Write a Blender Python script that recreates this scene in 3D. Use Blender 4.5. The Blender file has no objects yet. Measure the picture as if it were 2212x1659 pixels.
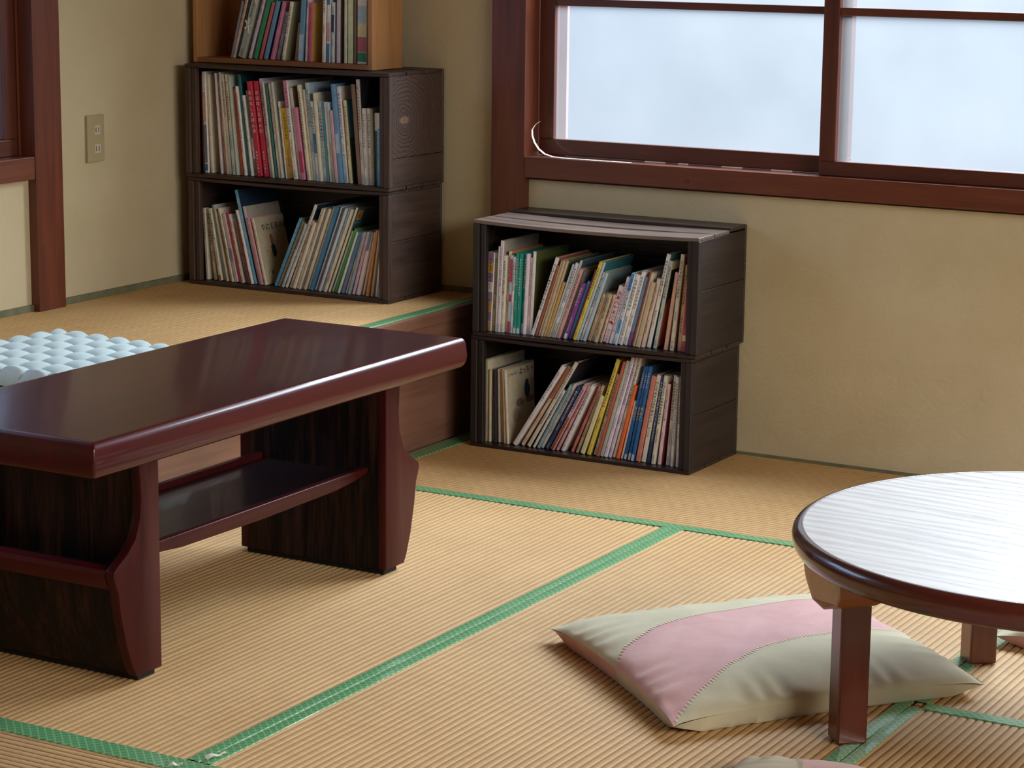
import bpy, bmesh, math, random
from mathutils import Matrix, Vector

random.seed(7)
S = bpy.context.scene
COL = S.collection

# ------------------------------------------------------------------ camera
cam_d = bpy.data.cameras.new('camera')
cam_d.sensor_width = 36.0
cam_d.lens = 36.0 * 5123.77 / 2212.0
cam_d.clip_start = 0.05
cam_d.clip_end = 200
cam = bpy.data.objects.new('camera', cam_d)
COL.objects.link(cam)
_r = Vector((0.8687266628, 0.4951711669, 0.0109316413))
_u = Vector((-0.1056927854, 0.1637740201, 0.9808196090))
_f = Vector((-0.4838832715, 0.8532195414, -0.1946108778))
_m = Matrix(((_r.x, _u.x, -_f.x, 2.21286), (_r.y, _u.y, -_f.y, -5.40517), (_r.z, _u.z, -_f.z, 1.34138), (0, 0, 0, 1)))
cam.matrix_world = _m
S.camera = cam

# ------------------------------------------------------------------ view, world, daylight
S.view_settings.view_transform = 'Standard'
S.view_settings.look = 'None'
S.view_settings.gamma = 1.0
S.view_settings.use_curve_mapping = False
S.view_settings.exposure = 0.25
S.cycles.use_denoising = True
S.cycles.max_bounces = 10
S.cycles.diffuse_bounces = 5
S.cycles.glossy_bounces = 4
S.cycles.transparent_max_bounces = 12
S.cycles.sample_clamp_indirect = 6.0

w = bpy.data.worlds.new('world')
S.world = w
w.use_nodes = True
nt = w.node_tree
nt.nodes.clear()
o = nt.nodes.new('ShaderNodeOutputWorld')
b = nt.nodes.new('ShaderNodeBackground')
tc = nt.nodes.new('ShaderNodeTexCoord')
sx = nt.nodes.new('ShaderNodeSeparateXYZ')
rp = nt.nodes.new('ShaderNodeValToRGB')
mr = nt.nodes.new('ShaderNodeMapRange')
nt.links.new(tc.outputs['Generated'], sx.inputs[0])
mr.inputs['From Min'].default_value = -0.3
mr.inputs['From Max'].default_value = 0.6
nt.links.new(sx.outputs['Z'], mr.inputs['Value'])
nt.links.new(mr.outputs[0], rp.inputs[0])
rp.color_ramp.elements[0].color = (0.52, 0.66, 0.82, 1)
rp.color_ramp.elements[1].color = (1.0, 1.0, 1.0, 1)
nt.links.new(rp.outputs[0], b.inputs['Color'])
b.inputs['Strength'].default_value = 0.5
nt.links.new(b.outputs[0], o.inputs[0])


def area(name, loc, target, sx_, sy_, power, col, portal=False):
    d = bpy.data.lights.new(name, 'AREA')
    d.shape = 'RECTANGLE'
    d.size = sx_
    d.size_y = sy_
    d.energy = power
    d.color = col
    ob = bpy.data.objects.new(name, d)
    COL.objects.link(ob)
    ob.location = loc
    v = Vector(target) - Vector(loc)
    ob.rotation_euler = v.to_track_quat('-Z', 'Y').to_euler()
    if portal:
        d.cycles.is_portal = True
    return ob


# skylight falling through the windows: high, broad sky outside the back, right and left walls
area('skylight_back', (1.5, 2.9, 4.3), (0.6, -0.6, 0.6), 5.0, 4.4, 1500, (0.93, 0.97, 1.0))
area('skylight_right', (6.2, -3.6, 3.0), (0.8, -2.6, 0.4), 4.5, 2.4, 330, (1.0, 0.96, 0.90))
area('skylight_left', (-4.2, -2.4, 2.8), (-0.6, -2.0, 0.4), 3.0, 2.0, 120, (0.85, 0.92, 1.0))
# portals in the window openings help the sky find its way in
area('portal_back', (0.85, 0.12, 1.3), (0.85, -1, 1.3), 3.3, 1.2, 1, (1, 1, 1), True)
area('portal_right', (3.46, -3.1, 1.3), (2, -3.1, 1.3), 4.0, 1.6, 1, (1, 1, 1), True)
area('portal_left', (-1.85, -1.9, 1.3), (0, -1.9, 1.3), 2.0, 1.2, 1, (1, 1, 1), True)


# ------------------------------------------------------------------ material helpers
def lin(c):
    return tuple(((x / 255.0) / 12.92 if x / 255.0 <= 0.04045 else ((x / 255.0 + 0.055) / 1.055) ** 2.4) for x in c) + (1.0,)


def new_mat(name):
    m = bpy.data.materials.new(name)
    m.use_nodes = True
    t = m.node_tree
    bs = t.nodes['Principled BSDF']
    return m, t, bs


def N(t, kind, **kw):
    n = t.nodes.new(kind)
    for k, v in kw.items():
        setattr(n, k, v)
    return n


def vec_in(t, scale, rnd=True):
    tcn = N(t, 'ShaderNodeTexCoord')
    mp = N(t, 'ShaderNodeMapping')
    mp.inputs['Scale'].default_value = scale
    t.links.new(tcn.outputs['Object'], mp.inputs['Vector'])
    if rnd:
        oi = N(t, 'ShaderNodeObjectInfo')
        mul = N(t, 'ShaderNodeMath', operation='MULTIPLY')
        mul.inputs[1].default_value = 37.0
        t.links.new(oi.outputs['Random'], mul.inputs[0])
        t.links.new(mul.outputs[0], mp.inputs['Location'])
    return mp.outputs[0]


def ramp(t, fac, stops):
    r = N(t, 'ShaderNodeValToRGB')
    cr = r.color_ramp
    while len(cr.elements) < len(stops):
        cr.elements.new(0.5)
    for e, (p, c) in zip(cr.elements, stops):
        e.position = p
        e.color = c
    t.links.new(fac, r.inputs[0])
    return r.outputs[0]


def bump(t, bs, height, strength, dist):
    bn = N(t, 'ShaderNodeBump')
    bn.inputs['Strength'].default_value = strength
    bn.inputs['Distance'].default_value = dist
    t.links.new(height, bn.inputs['Height'])
    t.links.new(bn.outputs[0], bs.inputs['Normal'])


def noise(t, vec, scale, detail=4, rough=0.55, distort=0.0):
    n = N(t, 'ShaderNodeTexNoise')
    n.inputs['Scale'].default_value = scale
    n.inputs['Detail'].default_value = detail
    n.inputs['Roughness'].default_value = rough
    n.inputs['Distortion'].default_value = distort
    t.links.new(vec, n.inputs['Vector'])
    return n.outputs['Fac']


def wood(name, dark, light, axis='x', rough=0.45, coat=0.0, grain=1.0, bumpy=0.15, spec=0.5, ior=1.5, crough=0.06, lo=0.32, hi=0.68):
    """streaky grain running along one axis, built on noise stretched that way"""
    m, t, bs = new_mat(name)
    k = 9.0 * grain
    sc = {'x': (k * 0.07, k, k), 'y': (k, k * 0.07, k), 'z': (k, k, k * 0.07)}[axis]
    v = vec_in(t, sc)
    a = noise(t, v, 2.2, 6, 0.62, 0.6)
    bn = noise(t, v, 11.0, 3, 0.6, 0.2)
    mx = N(t, 'ShaderNodeMix', data_type='FLOAT')
    mx.inputs['Factor'].default_value = 0.35
    t.links.new(a, mx.inputs['A'])
    t.links.new(bn, mx.inputs['B'])
    mid = tuple((x + y) / 2 for x, y in zip(lin(dark), lin(light)))
    c = ramp(t, mx.outputs['Result'], [(lo, lin(dark)), ((lo + hi) / 2, mid), (hi, lin(light))])
    t.links.new(c, bs.inputs['Base Color'])
    bs.inputs['Roughness'].default_value = rough
    bs.inputs['Coat Weight'].default_value = coat
    bs.inputs['Coat Roughness'].default_value = crough
    bs.inputs['Specular IOR Level'].default_value = spec
    bs.inputs['IOR'].default_value = ior
    if bumpy:
        bump(t, bs, bn, bumpy, 0.002)
    return m


def plain(name, rgb, rough=0.5, var=0.06, scale=30.0, coat=0.0, metal=0.0, bumpy=0.0):
    m, t, bs = new_mat(name)
    v = vec_in(t, (1, 1, 1))
    n = noise(t, v, scale, 3)
    c0 = lin(rgb)
    lo = tuple(max(0, x * (1 - var)) for x in c0[:3]) + (1,)
    hi = tuple(min(1, x * (1 + var)) for x in c0[:3]) + (1,)
    t.links.new(ramp(t, n, [(0.3, lo), (0.7, hi)]), bs.inputs['Base Color'])
    bs.inputs['Roughness'].default_value = rough
    bs.inputs['Coat Weight'].default_value = coat
    bs.inputs['Coat Roughness'].default_value = 0.08
    bs.inputs['Metallic'].default_value = metal
    if bumpy:
        bump(t, bs, n, bumpy, 0.003)
    return m


# ------------------------------------------------------------------ mesh helpers
class MB:
    def __init__(s):
        s.v = []
        s.f = []
        s.mi = []

    def quad(s, pts, mi=0):
        n = len(s.v)
        s.v.extend(pts)
        s.f.append(tuple(range(n, n + len(pts))))
        s.mi.append(mi)

    def box(s, x0, x1, y0, y1, z0, z1, mi=0):
        n = len(s.v)
        s.v.extend([(x0, y0, z0), (x1, y0, z0), (x1, y1, z0), (x0, y1, z0), (x0, y0, z1), (x1, y0, z1), (x1, y1, z1), (x0, y1, z1)])
        for q in ((0, 3, 2, 1), (4, 5, 6, 7), (0, 1, 5, 4), (1, 2, 6, 5), (2, 3, 7, 6), (3, 0, 4, 7)):
            s.f.append(tuple(n + i for i in q))
            s.mi.append(mi)
        return s

    def prism(s, poly, axis, a, b, mi=0):
        """poly: list of 2D points; axis the extrusion axis: 'x' -> (y,z), 'y' -> (x,z), 'z' -> (x,y)"""
        def P(q, w):
            return {'x': (w, q[0], q[1]), 'y': (q[0], w, q[1]), 'z': (q[0], q[1], w)}[axis]
        n = len(s.v)
        k = len(poly)
        s.v.extend([P(q, a) for q in poly])
        s.v.extend([P(q, b) for q in poly])
        s.f.append(tuple(n + i for i in range(k)))
        s.mi.append(mi)
        s.f.append(tuple(n + k + i for i in reversed(range(k))))
        s.mi.append(mi)
        for i in range(k):
            j = (i + 1) % k
            s.f.append((n + i, n + k + i, n + k + j, n + j))
            s.mi.append(mi)
        return s

    def lathe(s, prof, seg=96, mi=0, close=False):
        n = len(s.v)
        k = len(prof)
        for i in range(seg):
            a = 2 * math.pi * i / seg
            for (r, z) in prof:
                s.v.append((r * math.cos(a), r * math.sin(a), z))
        for i in range(seg):
            j = (i + 1) % seg
            for q in range(k - 1 if not close else k):
                q2 = (q + 1) % k
                s.f.append((n + i * k + q, n + j * k + q, n + j * k + q2, n + i * k + q2))
                s.mi.append(mi)
        return s

    def build(s, name, mats, parent=None, bevel=0.0, seg=2, smooth=None, loc=None, rot=None):
        me = bpy.data.meshes.new(name)
        me.from_pydata(s.v, [], s.f)
        for m in (mats if isinstance(mats, (list, tuple)) else [mats]):
            me.materials.append(m)
        me.polygons.foreach_set('material_index', s.mi)
        bm = bmesh.new()
        bm.from_mesh(me)
        bmesh.ops.recalc_face_normals(bm, faces=bm.faces)
        if bevel > 0:
            bmesh.ops.bevel(bm, geom=[e for e in bm.edges if len(e.link_faces) == 2 and e.calc_face_angle(0) > 0.5],
                            offset=bevel, segments=seg, profile=0.5, affect='EDGES', clamp_overlap=True)
        bm.to_mesh(me)
        bm.free()
        if smooth is not None:
            me.polygons.foreach_set('use_smooth', [True] * len(me.polygons))
            try:
                me.set_sharp_from_angle(angle=math.radians(smooth))
            except Exception:
                pass
        ob = bpy.data.objects.new(name, me)
        COL.objects.link(ob)
        if parent:
            ob.parent = parent
        if loc:
            ob.location = loc
        if rot:
            ob.rotation_euler = rot
        return ob


def empty(name, loc=(0, 0, 0), rot=(0, 0, 0), parent=None):
    e = bpy.data.objects.new(name, None)
    e.empty_display_size = 0.05
    COL.objects.link(e)
    e.location = loc
    e.rotation_euler = rot
    if parent:
        e.parent = parent
    return e


def tag(ob, label=None, cat=None, group=None, kind=None):
    if label:
        ob['label'] = label
    if cat:
        ob['category'] = cat
    if group:
        ob['group'] = group
    if kind:
        ob['kind'] = kind
    return ob


def bx(name, x0, x1, y0, y1, z0, z1, m, parent=None, bevel=0.0, seg=2, **k):
    return MB().box(x0, x1, y0, y1, z0, z1).build(name, m, parent, bevel, seg, **k)


def struct(ob, label):
    return tag(ob, label, kind='structure')


# ------------------------------------------------------------------ materials
def plaster_mat():
    m, t, bs = new_mat('beige_plaster')
    v = vec_in(t, (1, 1, 1), False)
    n1 = noise(t, v, 3.0, 4)
    n2 = noise(t, v, 38.0, 5, 0.6, 0.8)
    t.links.new(ramp(t, n1, [(0.3, lin((196, 181, 145))), (0.7, lin((210, 196, 162)))]), bs.inputs['Base Color'])
    bs.inputs['Roughness'].default_value = 0.9
    bs.inputs['Specular IOR Level'].default_value = 0.15
    bump(t, bs, n2, 0.35, 0.004)
    return m


def tatami_mats(axis):
    out = []
    for nm, lo, hi in (('tatami_rush_' + axis, (186, 146, 94), (216, 178, 122)), ('tatami_groove_' + axis, (150, 112, 68), (170, 130, 82))):
        m, t, bs = new_mat(nm)
        # rush blades lie across the ridges: fine along the ridge, long across it
        sc = (260, 22, 60) if axis == 'x' else (22, 260, 60)
        v = vec_in(t, sc)
        n1 = noise(t, v, 1.0, 3, 0.6)
        v2 = vec_in(t, (1.6, 1.6, 1.6))
        n2 = noise(t, v2, 2.0, 4)
        mx = N(t, 'ShaderNodeMix', data_type='FLOAT')
        mx.inputs['Factor'].default_value = 0.4
        t.links.new(n1, mx.inputs['A'])
        t.links.new(n2, mx.inputs['B'])
        t.links.new(ramp(t, mx.outputs['Result'], [(0.3, lin(lo)), (0.7, lin(hi))]), bs.inputs['Base Color'])
        bs.inputs['Roughness'].default_value = 0.62
        bs.inputs['Specular IOR Level'].default_value = 0.35
        bump(t, bs, n1, 0.5, 0.0012)
        out.append(m)
    return out


def heri_mat():
    m, t, bs = new_mat('green_border_cloth')
    tcn = N(t, 'ShaderNodeTexCoord')
    # woven lattice: two crossed sets of thin pale threads
    outs = []
    for sgn in (1, -1):
        mp = N(t, 'ShaderNodeMapping')
        mp.inputs['Rotation'].default_value = (0, 0, sgn * math.radians(45))
        t.links.new(tcn.outputs['Object'], mp.inputs['Vector'])
        wv = N(t, 'ShaderNodeTexWave', wave_type='BANDS', bands_direction='X')
        wv.inputs['Scale'].default_value = 26.0
        wv.inputs['Distortion'].default_value = 0.3
        t.links.new(mp.outputs[0], wv.inputs['Vector'])
        outs.append(wv.outputs['Fac'])
    mxn = N(t, 'ShaderNodeMath', operation='MAXIMUM')
    t.links.new(outs[0], mxn.inputs[0])
    t.links.new(outs[1], mxn.inputs[1])
    c = ramp(t, mxn.outputs[0], [(0.0, lin((80, 148, 90))), (0.9, lin((88, 156, 98))), (0.99, lin((144, 192, 142)))])
    t.links.new(c, bs.inputs['Base Color'])
    bs.inputs['Roughness'].default_value = 0.5
    bs.inputs['Coat Weight'].default_value = 0.9
    bs.inputs['Coat Roughness'].default_value = 0.12
    v = vec_in(t, (60, 60, 60))
    bump(t, bs, noise(t, v, 1.0, 3), 0.15, 0.002)
    return m


def pane_mat(name, tint, trans):
    m = bpy.data.materials.new(name)
    m.use_nodes = True
    t = m.node_tree
    t.nodes.clear()
    out = N(t, 'ShaderNodeOutputMaterial')
    tr = N(t, 'ShaderNodeBsdfTransparent')
    tr.inputs[0].default_value = tint
    tl = N(t, 'ShaderNodeBsdfTranslucent')
    tl.inputs[0].default_value = tint
    gl = N(t, 'ShaderNodeBsdfGlossy')
    gl.inputs['Roughness'].default_value = 0.15
    tcn = N(t, 'ShaderNodeTexCoord')
    nz = N(t, 'ShaderNodeTexNoise')
    nz.inputs['Scale'].default_value = 3.0
    nz.inputs['Detail'].default_value = 5
    t.links.new(tcn.outputs['Object'], nz.inputs['Vector'])
    mr_ = N(t, 'ShaderNodeMapRange')
    mr_.inputs['To Min'].default_value = trans - 0.03
    mr_.inputs['To Max'].default_value = trans + 0.03
    t.links.new(nz.outputs['Fac'], mr_.inputs['Value'])
    m1 = N(t, 'ShaderNodeMixShader')
    t.links.new(mr_.outputs[0], m1.inputs[0])
    t.links.new(tr.outputs[0], m1.inputs[1])
    t.links.new(tl.outputs[0], m1.inputs[2])
    m2 = N(t, 'ShaderNodeMixShader')
    m2.inputs[0].default_value = 0.04
    t.links.new(m1.outputs[0], m2.inputs[1])
    t.links.new(gl.outputs[0], m2.inputs[2])
    t.links.new(m2.outputs[0], out.inputs[0])
    return m


M = {}
M['plaster'] = plaster_mat()
M['ceiling'] = wood('ceiling_boards', (150, 118, 82), (176, 142, 102), 'x', 0.6)
TX = tatami_mats('x')
TY = tatami_mats('y')
M['heri'] = heri_mat()
M['post_z'] = wood('red_brown_timber_upright', (84, 38, 22), (124, 64, 38), 'z', 0.42, 0.15, 0.8, 0.08)
M['post_x'] = wood('red_brown_timber_level', (84, 38, 24), (122, 64, 40), 'x', 0.42, 0.15, 0.8, 0.08)
M['post_y'] = wood('red_brown_timber_deep', (92, 46, 30), (128, 74, 50), 'y', 0.42, 0.15, 0.8, 0.08)
M['sash_z'] = wood('window_sash_upright', (70, 30, 20), (106, 52, 34), 'z', 0.4, 0.2, 0.9, 0.08)
M['sash_x'] = wood('window_sash_level', (70, 30, 22), (104, 52, 36), 'x', 0.4, 0.2, 0.9, 0.08)
M['sash_y'] = wood('window_sash_deep', (74, 32, 22), (108, 54, 36), 'y', 0.4, 0.2, 0.9, 0.08)
M['riser'] = wood('riser_timber', (112, 76, 60), (144, 104, 84), 'y', 0.4, 0.2, 0.8, 0.08)
M['pane'] = pane_mat('hazy_window_glass', (0.92, 0.96, 1.0, 1), 0.07)
M['pane2'] = pane_mat('hazy_window_glass_side', (0.72, 0.82, 0.97, 1), 0.15)
M['basestrip'] = plain('grey_green_base_strip', (112, 112, 84), 0.8, 0.2, 25)
M['outside'] = plain('pinkish_outside_post', (172, 128, 122), 0.7, 0.05)
M['tape'] = plain('white_window_tape', (236, 226, 212), 0.5, 0.05)

# ------------------------------------------------------------------ the room
HP = 0.3435          # height of the raised floor
XL = -1.755          # left wall
XR = 3.4
YF = -7.0
ZC = 2.5
XP = -0.897          # riser of the raised floor

M['thread'] = plain('cream_thread', (212, 204, 150), 0.8, 0.1)
floor = struct(bx('floor', -0.9, XR, YF, 0.0, -0.12, -0.022, M['post_x']), 'tatami floor of the lower part of the room')
plat = struct(bx('raised_floor', XL, XP - 0.02, YF, 0.0, -0.12, HP - 0.022, M['riser']), 'raised tatami floor along the left wall')


def make_mat(x0, x1, y0, y1, grain, ztop, parent, borders, seedv=0):
    """one tatami mat: ridged rush cover with grooves between the ridges, body below"""
    rnd = random.Random(seedv)
    g = 0.003
    x0 += g / 2
    x1 -= g / 2
    y0 += g / 2
    y1 -= g / 2
    mb = MB()
    la, lb = (y0, y1) if grain == 'x' else (x0, x1)     # across
    pa, pb = (x0, x1) if grain == 'x' else (y0, y1)     # along
    n = max(1, round((lb - la) / 0.0152))
    step = (lb - la) / n
    prof = [(0.0, -0.0022), (0.10, -0.0009), (0.32, 0.0), (0.68, 0.0), (0.90, -0.0009)]
    cols = []
    for i in range(n):
        for q, (f, z) in enumerate(prof):
            cols.append((la + (i + f) * step, z, 1 if q in (0, 4) else 0))
    cols.append((lb, -0.0022, 1))
    m = max(2, int((pb - pa) / 0.16))
    jit = [[rnd.uniform(-0.0006, 0.0006) for _ in range(m + 1)] for _ in range(n + 1)]
    k = len(cols)
    for j in range(m + 1):
        p = pa + (pb - pa) * j / m
        for c, (a, z, _) in enumerate(cols):
            aa = a + (jit[c // 5][j] if 0 < c < k - 1 else 0)
            mb.v.append((p, aa, ztop + z) if grain == 'x' else (aa, p, ztop + z))
    for j in range(m):
        for c in range(k - 1):
            mb.f.append((j * k + c, j * k + c + 1, (j + 1) * k + c + 1, (j + 1) * k + c))
            mb.mi.append(cols[c][2])
    zb = ztop - 0.021
    mb.box(x0, x1, y0, y1, zb, ztop - 0.0035)
    ob = mb.build('tatami_mat', TX if grain == 'x' else TY, parent, smooth=50)
    for (bx0, bx1, by0, by1) in borders:
        strip = MB()
        # cloth edging, pulled slightly uneven, about a millimetre proud
        lx = (bx1 - bx0) > (by1 - by0)
        segs = max(3, int(max(bx1 - bx0, by1 - by0) / 0.05))
        top = []
        for s_ in range(segs + 1):
            f = s_ / segs
            e0 = rnd.uniform(-0.0009, 0.0009)
            e1 = rnd.uniform(-0.0009, 0.0009)
            hz = rnd.uniform(0.0012, 0.0020)
            if lx:
                xx = bx0 + (bx1 - bx0) * f
                row = [(xx, by0 + e0, -0.001), (xx, by0 + 0.0015 + e0, hz), (xx, (by0 + by1) / 2, hz + 0.0005), (xx, by1 - 0.0015 + e1, hz), (xx, by1 + e1, -0.001)]
            else:
                yy = by0 + (by1 - by0) * f
                row = [(bx0 + e0, yy, -0.001), (bx0 + 0.0015 + e0, yy, hz), ((bx0 + bx1) / 2, yy, hz + 0.0005), (bx1 - 0.0015 + e1, yy, hz), (bx1 + e1, yy, -0.001)]
            top.append([(a, b_, ztop + c) for a, b_, c in row])
        for s_ in range(segs):
            for q in range(4):
                strip.quad([top[s_][q], top[s_ + 1][q], top[s_ + 1][q + 1], top[s_][q + 1]])
        bo = strip.build('border', M['heri'], ob, smooth=40)
        if max(bx1 - bx0, by1 - by0) > 1.2 and ztop < 0.1 and by0 > -3.0:
            # cream threads fraying out of the two long edges
            fr = MB()
            L_ = max(bx1 - bx0, by1 - by0)
            for q in range(int(L_ / 0.011)):
                if rnd.random() < 0.45:
                    continue
                f = (q + rnd.random() * 0.6) * 0.011
                ln_ = rnd.uniform(0.003, 0.007)
                for side in (0, 1):
                    if rnd.random() < 0.4:
                        continue
                    a_ = rnd.uniform(-0.0008, 0.0012)
                    if lx:
                        y_ = (by0 - a_) if side == 0 else (by1 + a_)
                        fr.quad([(bx0 + f, y_ - 0.0007, ztop + 0.0017), (bx0 + f + ln_, y_ - 0.0005, ztop + 0.0019), (bx0 + f + ln_, y_ + 0.0006, ztop + 0.0019), (bx0 + f, y_ + 0.0004, ztop + 0.0017)])
                    else:
                        x_ = (bx0 - a_) if side == 0 else (bx1 + a_)
                        fr.quad([(x_ - 0.0007, by0 + f, ztop + 0.0017), (x_ + 0.0005, by0 + f, ztop + 0.0019), (x_ + 0.0006, by0 + f + ln_, ztop + 0.0019), (x_ - 0.0004, by0 + f + ln_, ztop + 0.0017)])
            tag(fr.build('frayed_threads', M['thread'], ob), kind='stuff')
    return ob


D = 0.7705
Y2 = -2.5333
HB = 0.025
# far row, mats lying along the window wall
make_mat(XP, 0.88, -D, 0.0, 'x', 0.0, floor, [(XP + 0.05, 0.88, -D, -D + 0.036), (XP + 0.002, XP + 0.052, -D, -0.01)], 1)
make_mat(0.88, 2.64, -D, 0.0, 'x', 0.0, floor, [(0.88, 2.64, -D, -D + 0.036)], 2)
make_mat(2.64, XR, -D, 0.0, 'x', 0.0, floor, [(2.64, XR, -D, -D + 0.036)], 3)
# middle row, mats lying towards the window
make_mat(XP, 0.0, Y2, -D, 'y', 0.0, floor, [(-HB, -0.0006, Y2 + 0.026, -D)], 4)
make_mat(0.0, 0.88, Y2, -D, 'y', 0.0, floor, [(0.0006, HB, Y2 + 0.026, -D), (0.88 - HB, 0.8794, Y2 + 0.026, -D)], 5)
make_mat(0.88, 1.76, -1.635, -D, 'y', 0.0, floor, [(0.8806, 0.88 + HB, -1.62, -D), (0.88 + HB, 1.76, -1.652, -1.616)], 6)
make_mat(0.88, 1.76, Y2, -1.635, 'y', 0.0, floor, [(0.8806, 0.88 + HB, Y2 + 0.026, -1.65)], 7)
make_mat(1.76, XR, Y2, -D, 'y', 0.0, floor, [(1.7606, 1.76 + HB, Y2 + 0.026, -D)], 8)
# near rows
make_mat(XP, 0.88, Y2 - 0.88, Y2, 'x', 0.0, floor, [(XP, 0.88, Y2 - 0.024, Y2 + 0.025)], 9)
make_mat(0.88, 2.64, Y2 - 0.88, Y2, 'x', 0.0, floor, [(0.88, 2.64, Y2 - 0.024, Y2 + 0.025)], 10)
make_mat(2.64, XR, Y2 - 0.88, Y2, 'x', 0.0, floor, [], 11)
make_mat(XP, 1.2, YF, Y2 - 0.88, 'x', 0.0, floor, [(XP, 1.2, Y2 - 0.906, Y2 - 0.88)], 12)
make_mat(1.2, XR, YF, Y2 - 0.88, 'x', 0.0, floor, [(1.2, XR, Y2 - 0.906, Y2 - 0.88)], 13)
# raised floor: a single row of mats along the left wall
yy = 0.0
for i in range(4):
    y1 = max(YF, yy - 1.76)
    make_mat(XL, XP - 0.012, y1, yy, 'y', HP, plat, [(XP - 0.046, XP - 0.013, y1, yy)], 20 + i)
    yy = y1
# its timber front
bx('riser_board', XP - 0.02, XP - 0.004, YF, -0.002, 0.002, HP - 0.034, M['riser'], plat, 0.002)
bx('edge_timber', XP - 0.022, XP, YF, -0.002, HP - 0.034, HP - 0.001, M['riser'], plat, 0.003)

# walls -------------------------------------------------------------
WX0, WX1 = -0.808, 2.35           # window opening in the back wall
WZ0, WZ1 = 0.66, 1.92
mb = MB()
mb.box(XL - 0.1, WX0 - 0.05, 0, 0.1, -0.1, ZC)
mb.box(WX0 - 0.05, WX1, 0, 0.1, -0.1, WZ0)
mb.box(WX0 - 0.05, WX1, 0, 0.1, WZ1, ZC)
mb.box(WX1, XR + 0.1, 0, 0.1, -0.1, ZC)
wall_back = struct(mb.build('wall_back', M['plaster']), 'beige plaster wall holding the wide window')
LY0, LY1 = -2.75, -0.86
mb = MB()
mb.box(XL - 0.1, XL, LY1, 0.0, -0.1, ZC)
mb.box(XL - 0.1, XL, LY0, LY1, -0.1, 0.68)
mb.box(XL - 0.1, XL, LY0, LY1, WZ1, ZC)
mb.box(XL - 0.1, XL, YF, LY0, -0.1, ZC)
struct(mb.build('wall_left', M['plaster']), 'beige plaster wall on the left with a power outlet')
RY0, RY1 = -5.2, -1.0
mb = MB()
mb.box(XR, XR + 0.1, RY1, 0.0, -0.1, ZC)
mb.box(XR, XR + 0.1, RY0, RY1, -0.1, 0.7)
mb.box(XR, XR + 0.1, RY0, RY1, 2.15, ZC)
mb.box(XR, XR + 0.1, YF, RY0, -0.1, ZC)
struct(mb.build('wall_right', M['plaster']), 'beige plaster wall on the right')
struct(bx('wall_front', XL - 0.1, XR + 0.1, YF - 0.1, YF, -0.1, ZC, M['plaster']), 'beige plaster wall behind the viewer')
struct(bx('ceiling', XL - 0.1, XR + 0.1, YF - 0.1, 0.1, ZC, ZC + 0.1, M['ceiling']), 'boarded ceiling')

# timber
struct(bx('trim_1', -0.908, WX0, -0.028, 0.1, 0.0, ZC, M['post_z'], bevel=0.002), 'red-brown timber post left of the wide window')
struct(bx('trim_2', XL - 0.02, XL + 0.026, -0.868, -0.766, HP, ZC, M['post_z'], bevel=0.002), 'red-brown timber post on the left wall')
sill = struct(bx('trim_3', WX0, WX1, -0.028, 0.098, 0.667, 0.7215, M['post_x'], bevel=0.002), 'red-brown timber sill of the wide window')
MB().prism([(0.0055 * math.cos(a * math.pi / 6), 0.0055 * math.sin(a * math.pi / 6)) for a in range(12)], 'y', -0.0295, -0.027).build('peg', M['sash_z'], sill, loc=(-0.338, 0, 0.687))
struct(bx('trim_4', WX0, WX1, -0.028, 0.098, 1.865, WZ1 + 0.03, M['post_x'], bevel=0.002), 'timber head of the wide window')
struct(bx('trim_5', WX1, WX1 + 0.1, -0.028, 0.1, 0.0, ZC, M['post_z'], bevel=0.002), 'timber post right of the wide window')
struct(bx('trim_6', XL - 0.1, XL + 0.024, LY0, -0.8685, 0.678, 0.735, M['post_y'], bevel=0.002), 'red-brown timber sill of the left window')
struct(bx('trim_7', XL - 0.1, XL + 0.02, LY0, -0.8685, 1.865, WZ1 + 0.03, M['post_y'], bevel=0.002), 'timber head of the left window')
struct(bx('trim_8', XL - 0.1, XL + 0.026, LY0 - 0.1, LY0, HP, ZC, M['post_z'], bevel=0.002), 'timber post beyond the left window')
struct(bx('trim_9', WX0 - 0.10, -0.774, 0.135, 0.147, 0.3, 2.2, M['outside']), 'pinkish outdoor post seen through the window glass')

struct(bx('trim_10', XL - 0.1, XL - 0.0205, -0.876, -0.8605, 0.7355, 1.8645, M['post_z']), 'timber jamb of the left window')

# base strips
struct(bx('baseboard_left', XL, XL + 0.007, YF, -0.0005, HP, HP + 0.017, M['basestrip']), 'grey-green strip at the foot of the left wall')
struct(bx('baseboard_back', XL + 0.007, XP - 0.03, -0.007, -0.0002, HP, HP + 0.015, M['basestrip']), 'grey-green strip at the foot of the wall behind the left crates')
struct(bx('baseboard_window', XP + 0.001, XR, -0.006, -0.0002, -0.002, 0.007, M['basestrip']), 'thin strip at the foot of the window wall')


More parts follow.
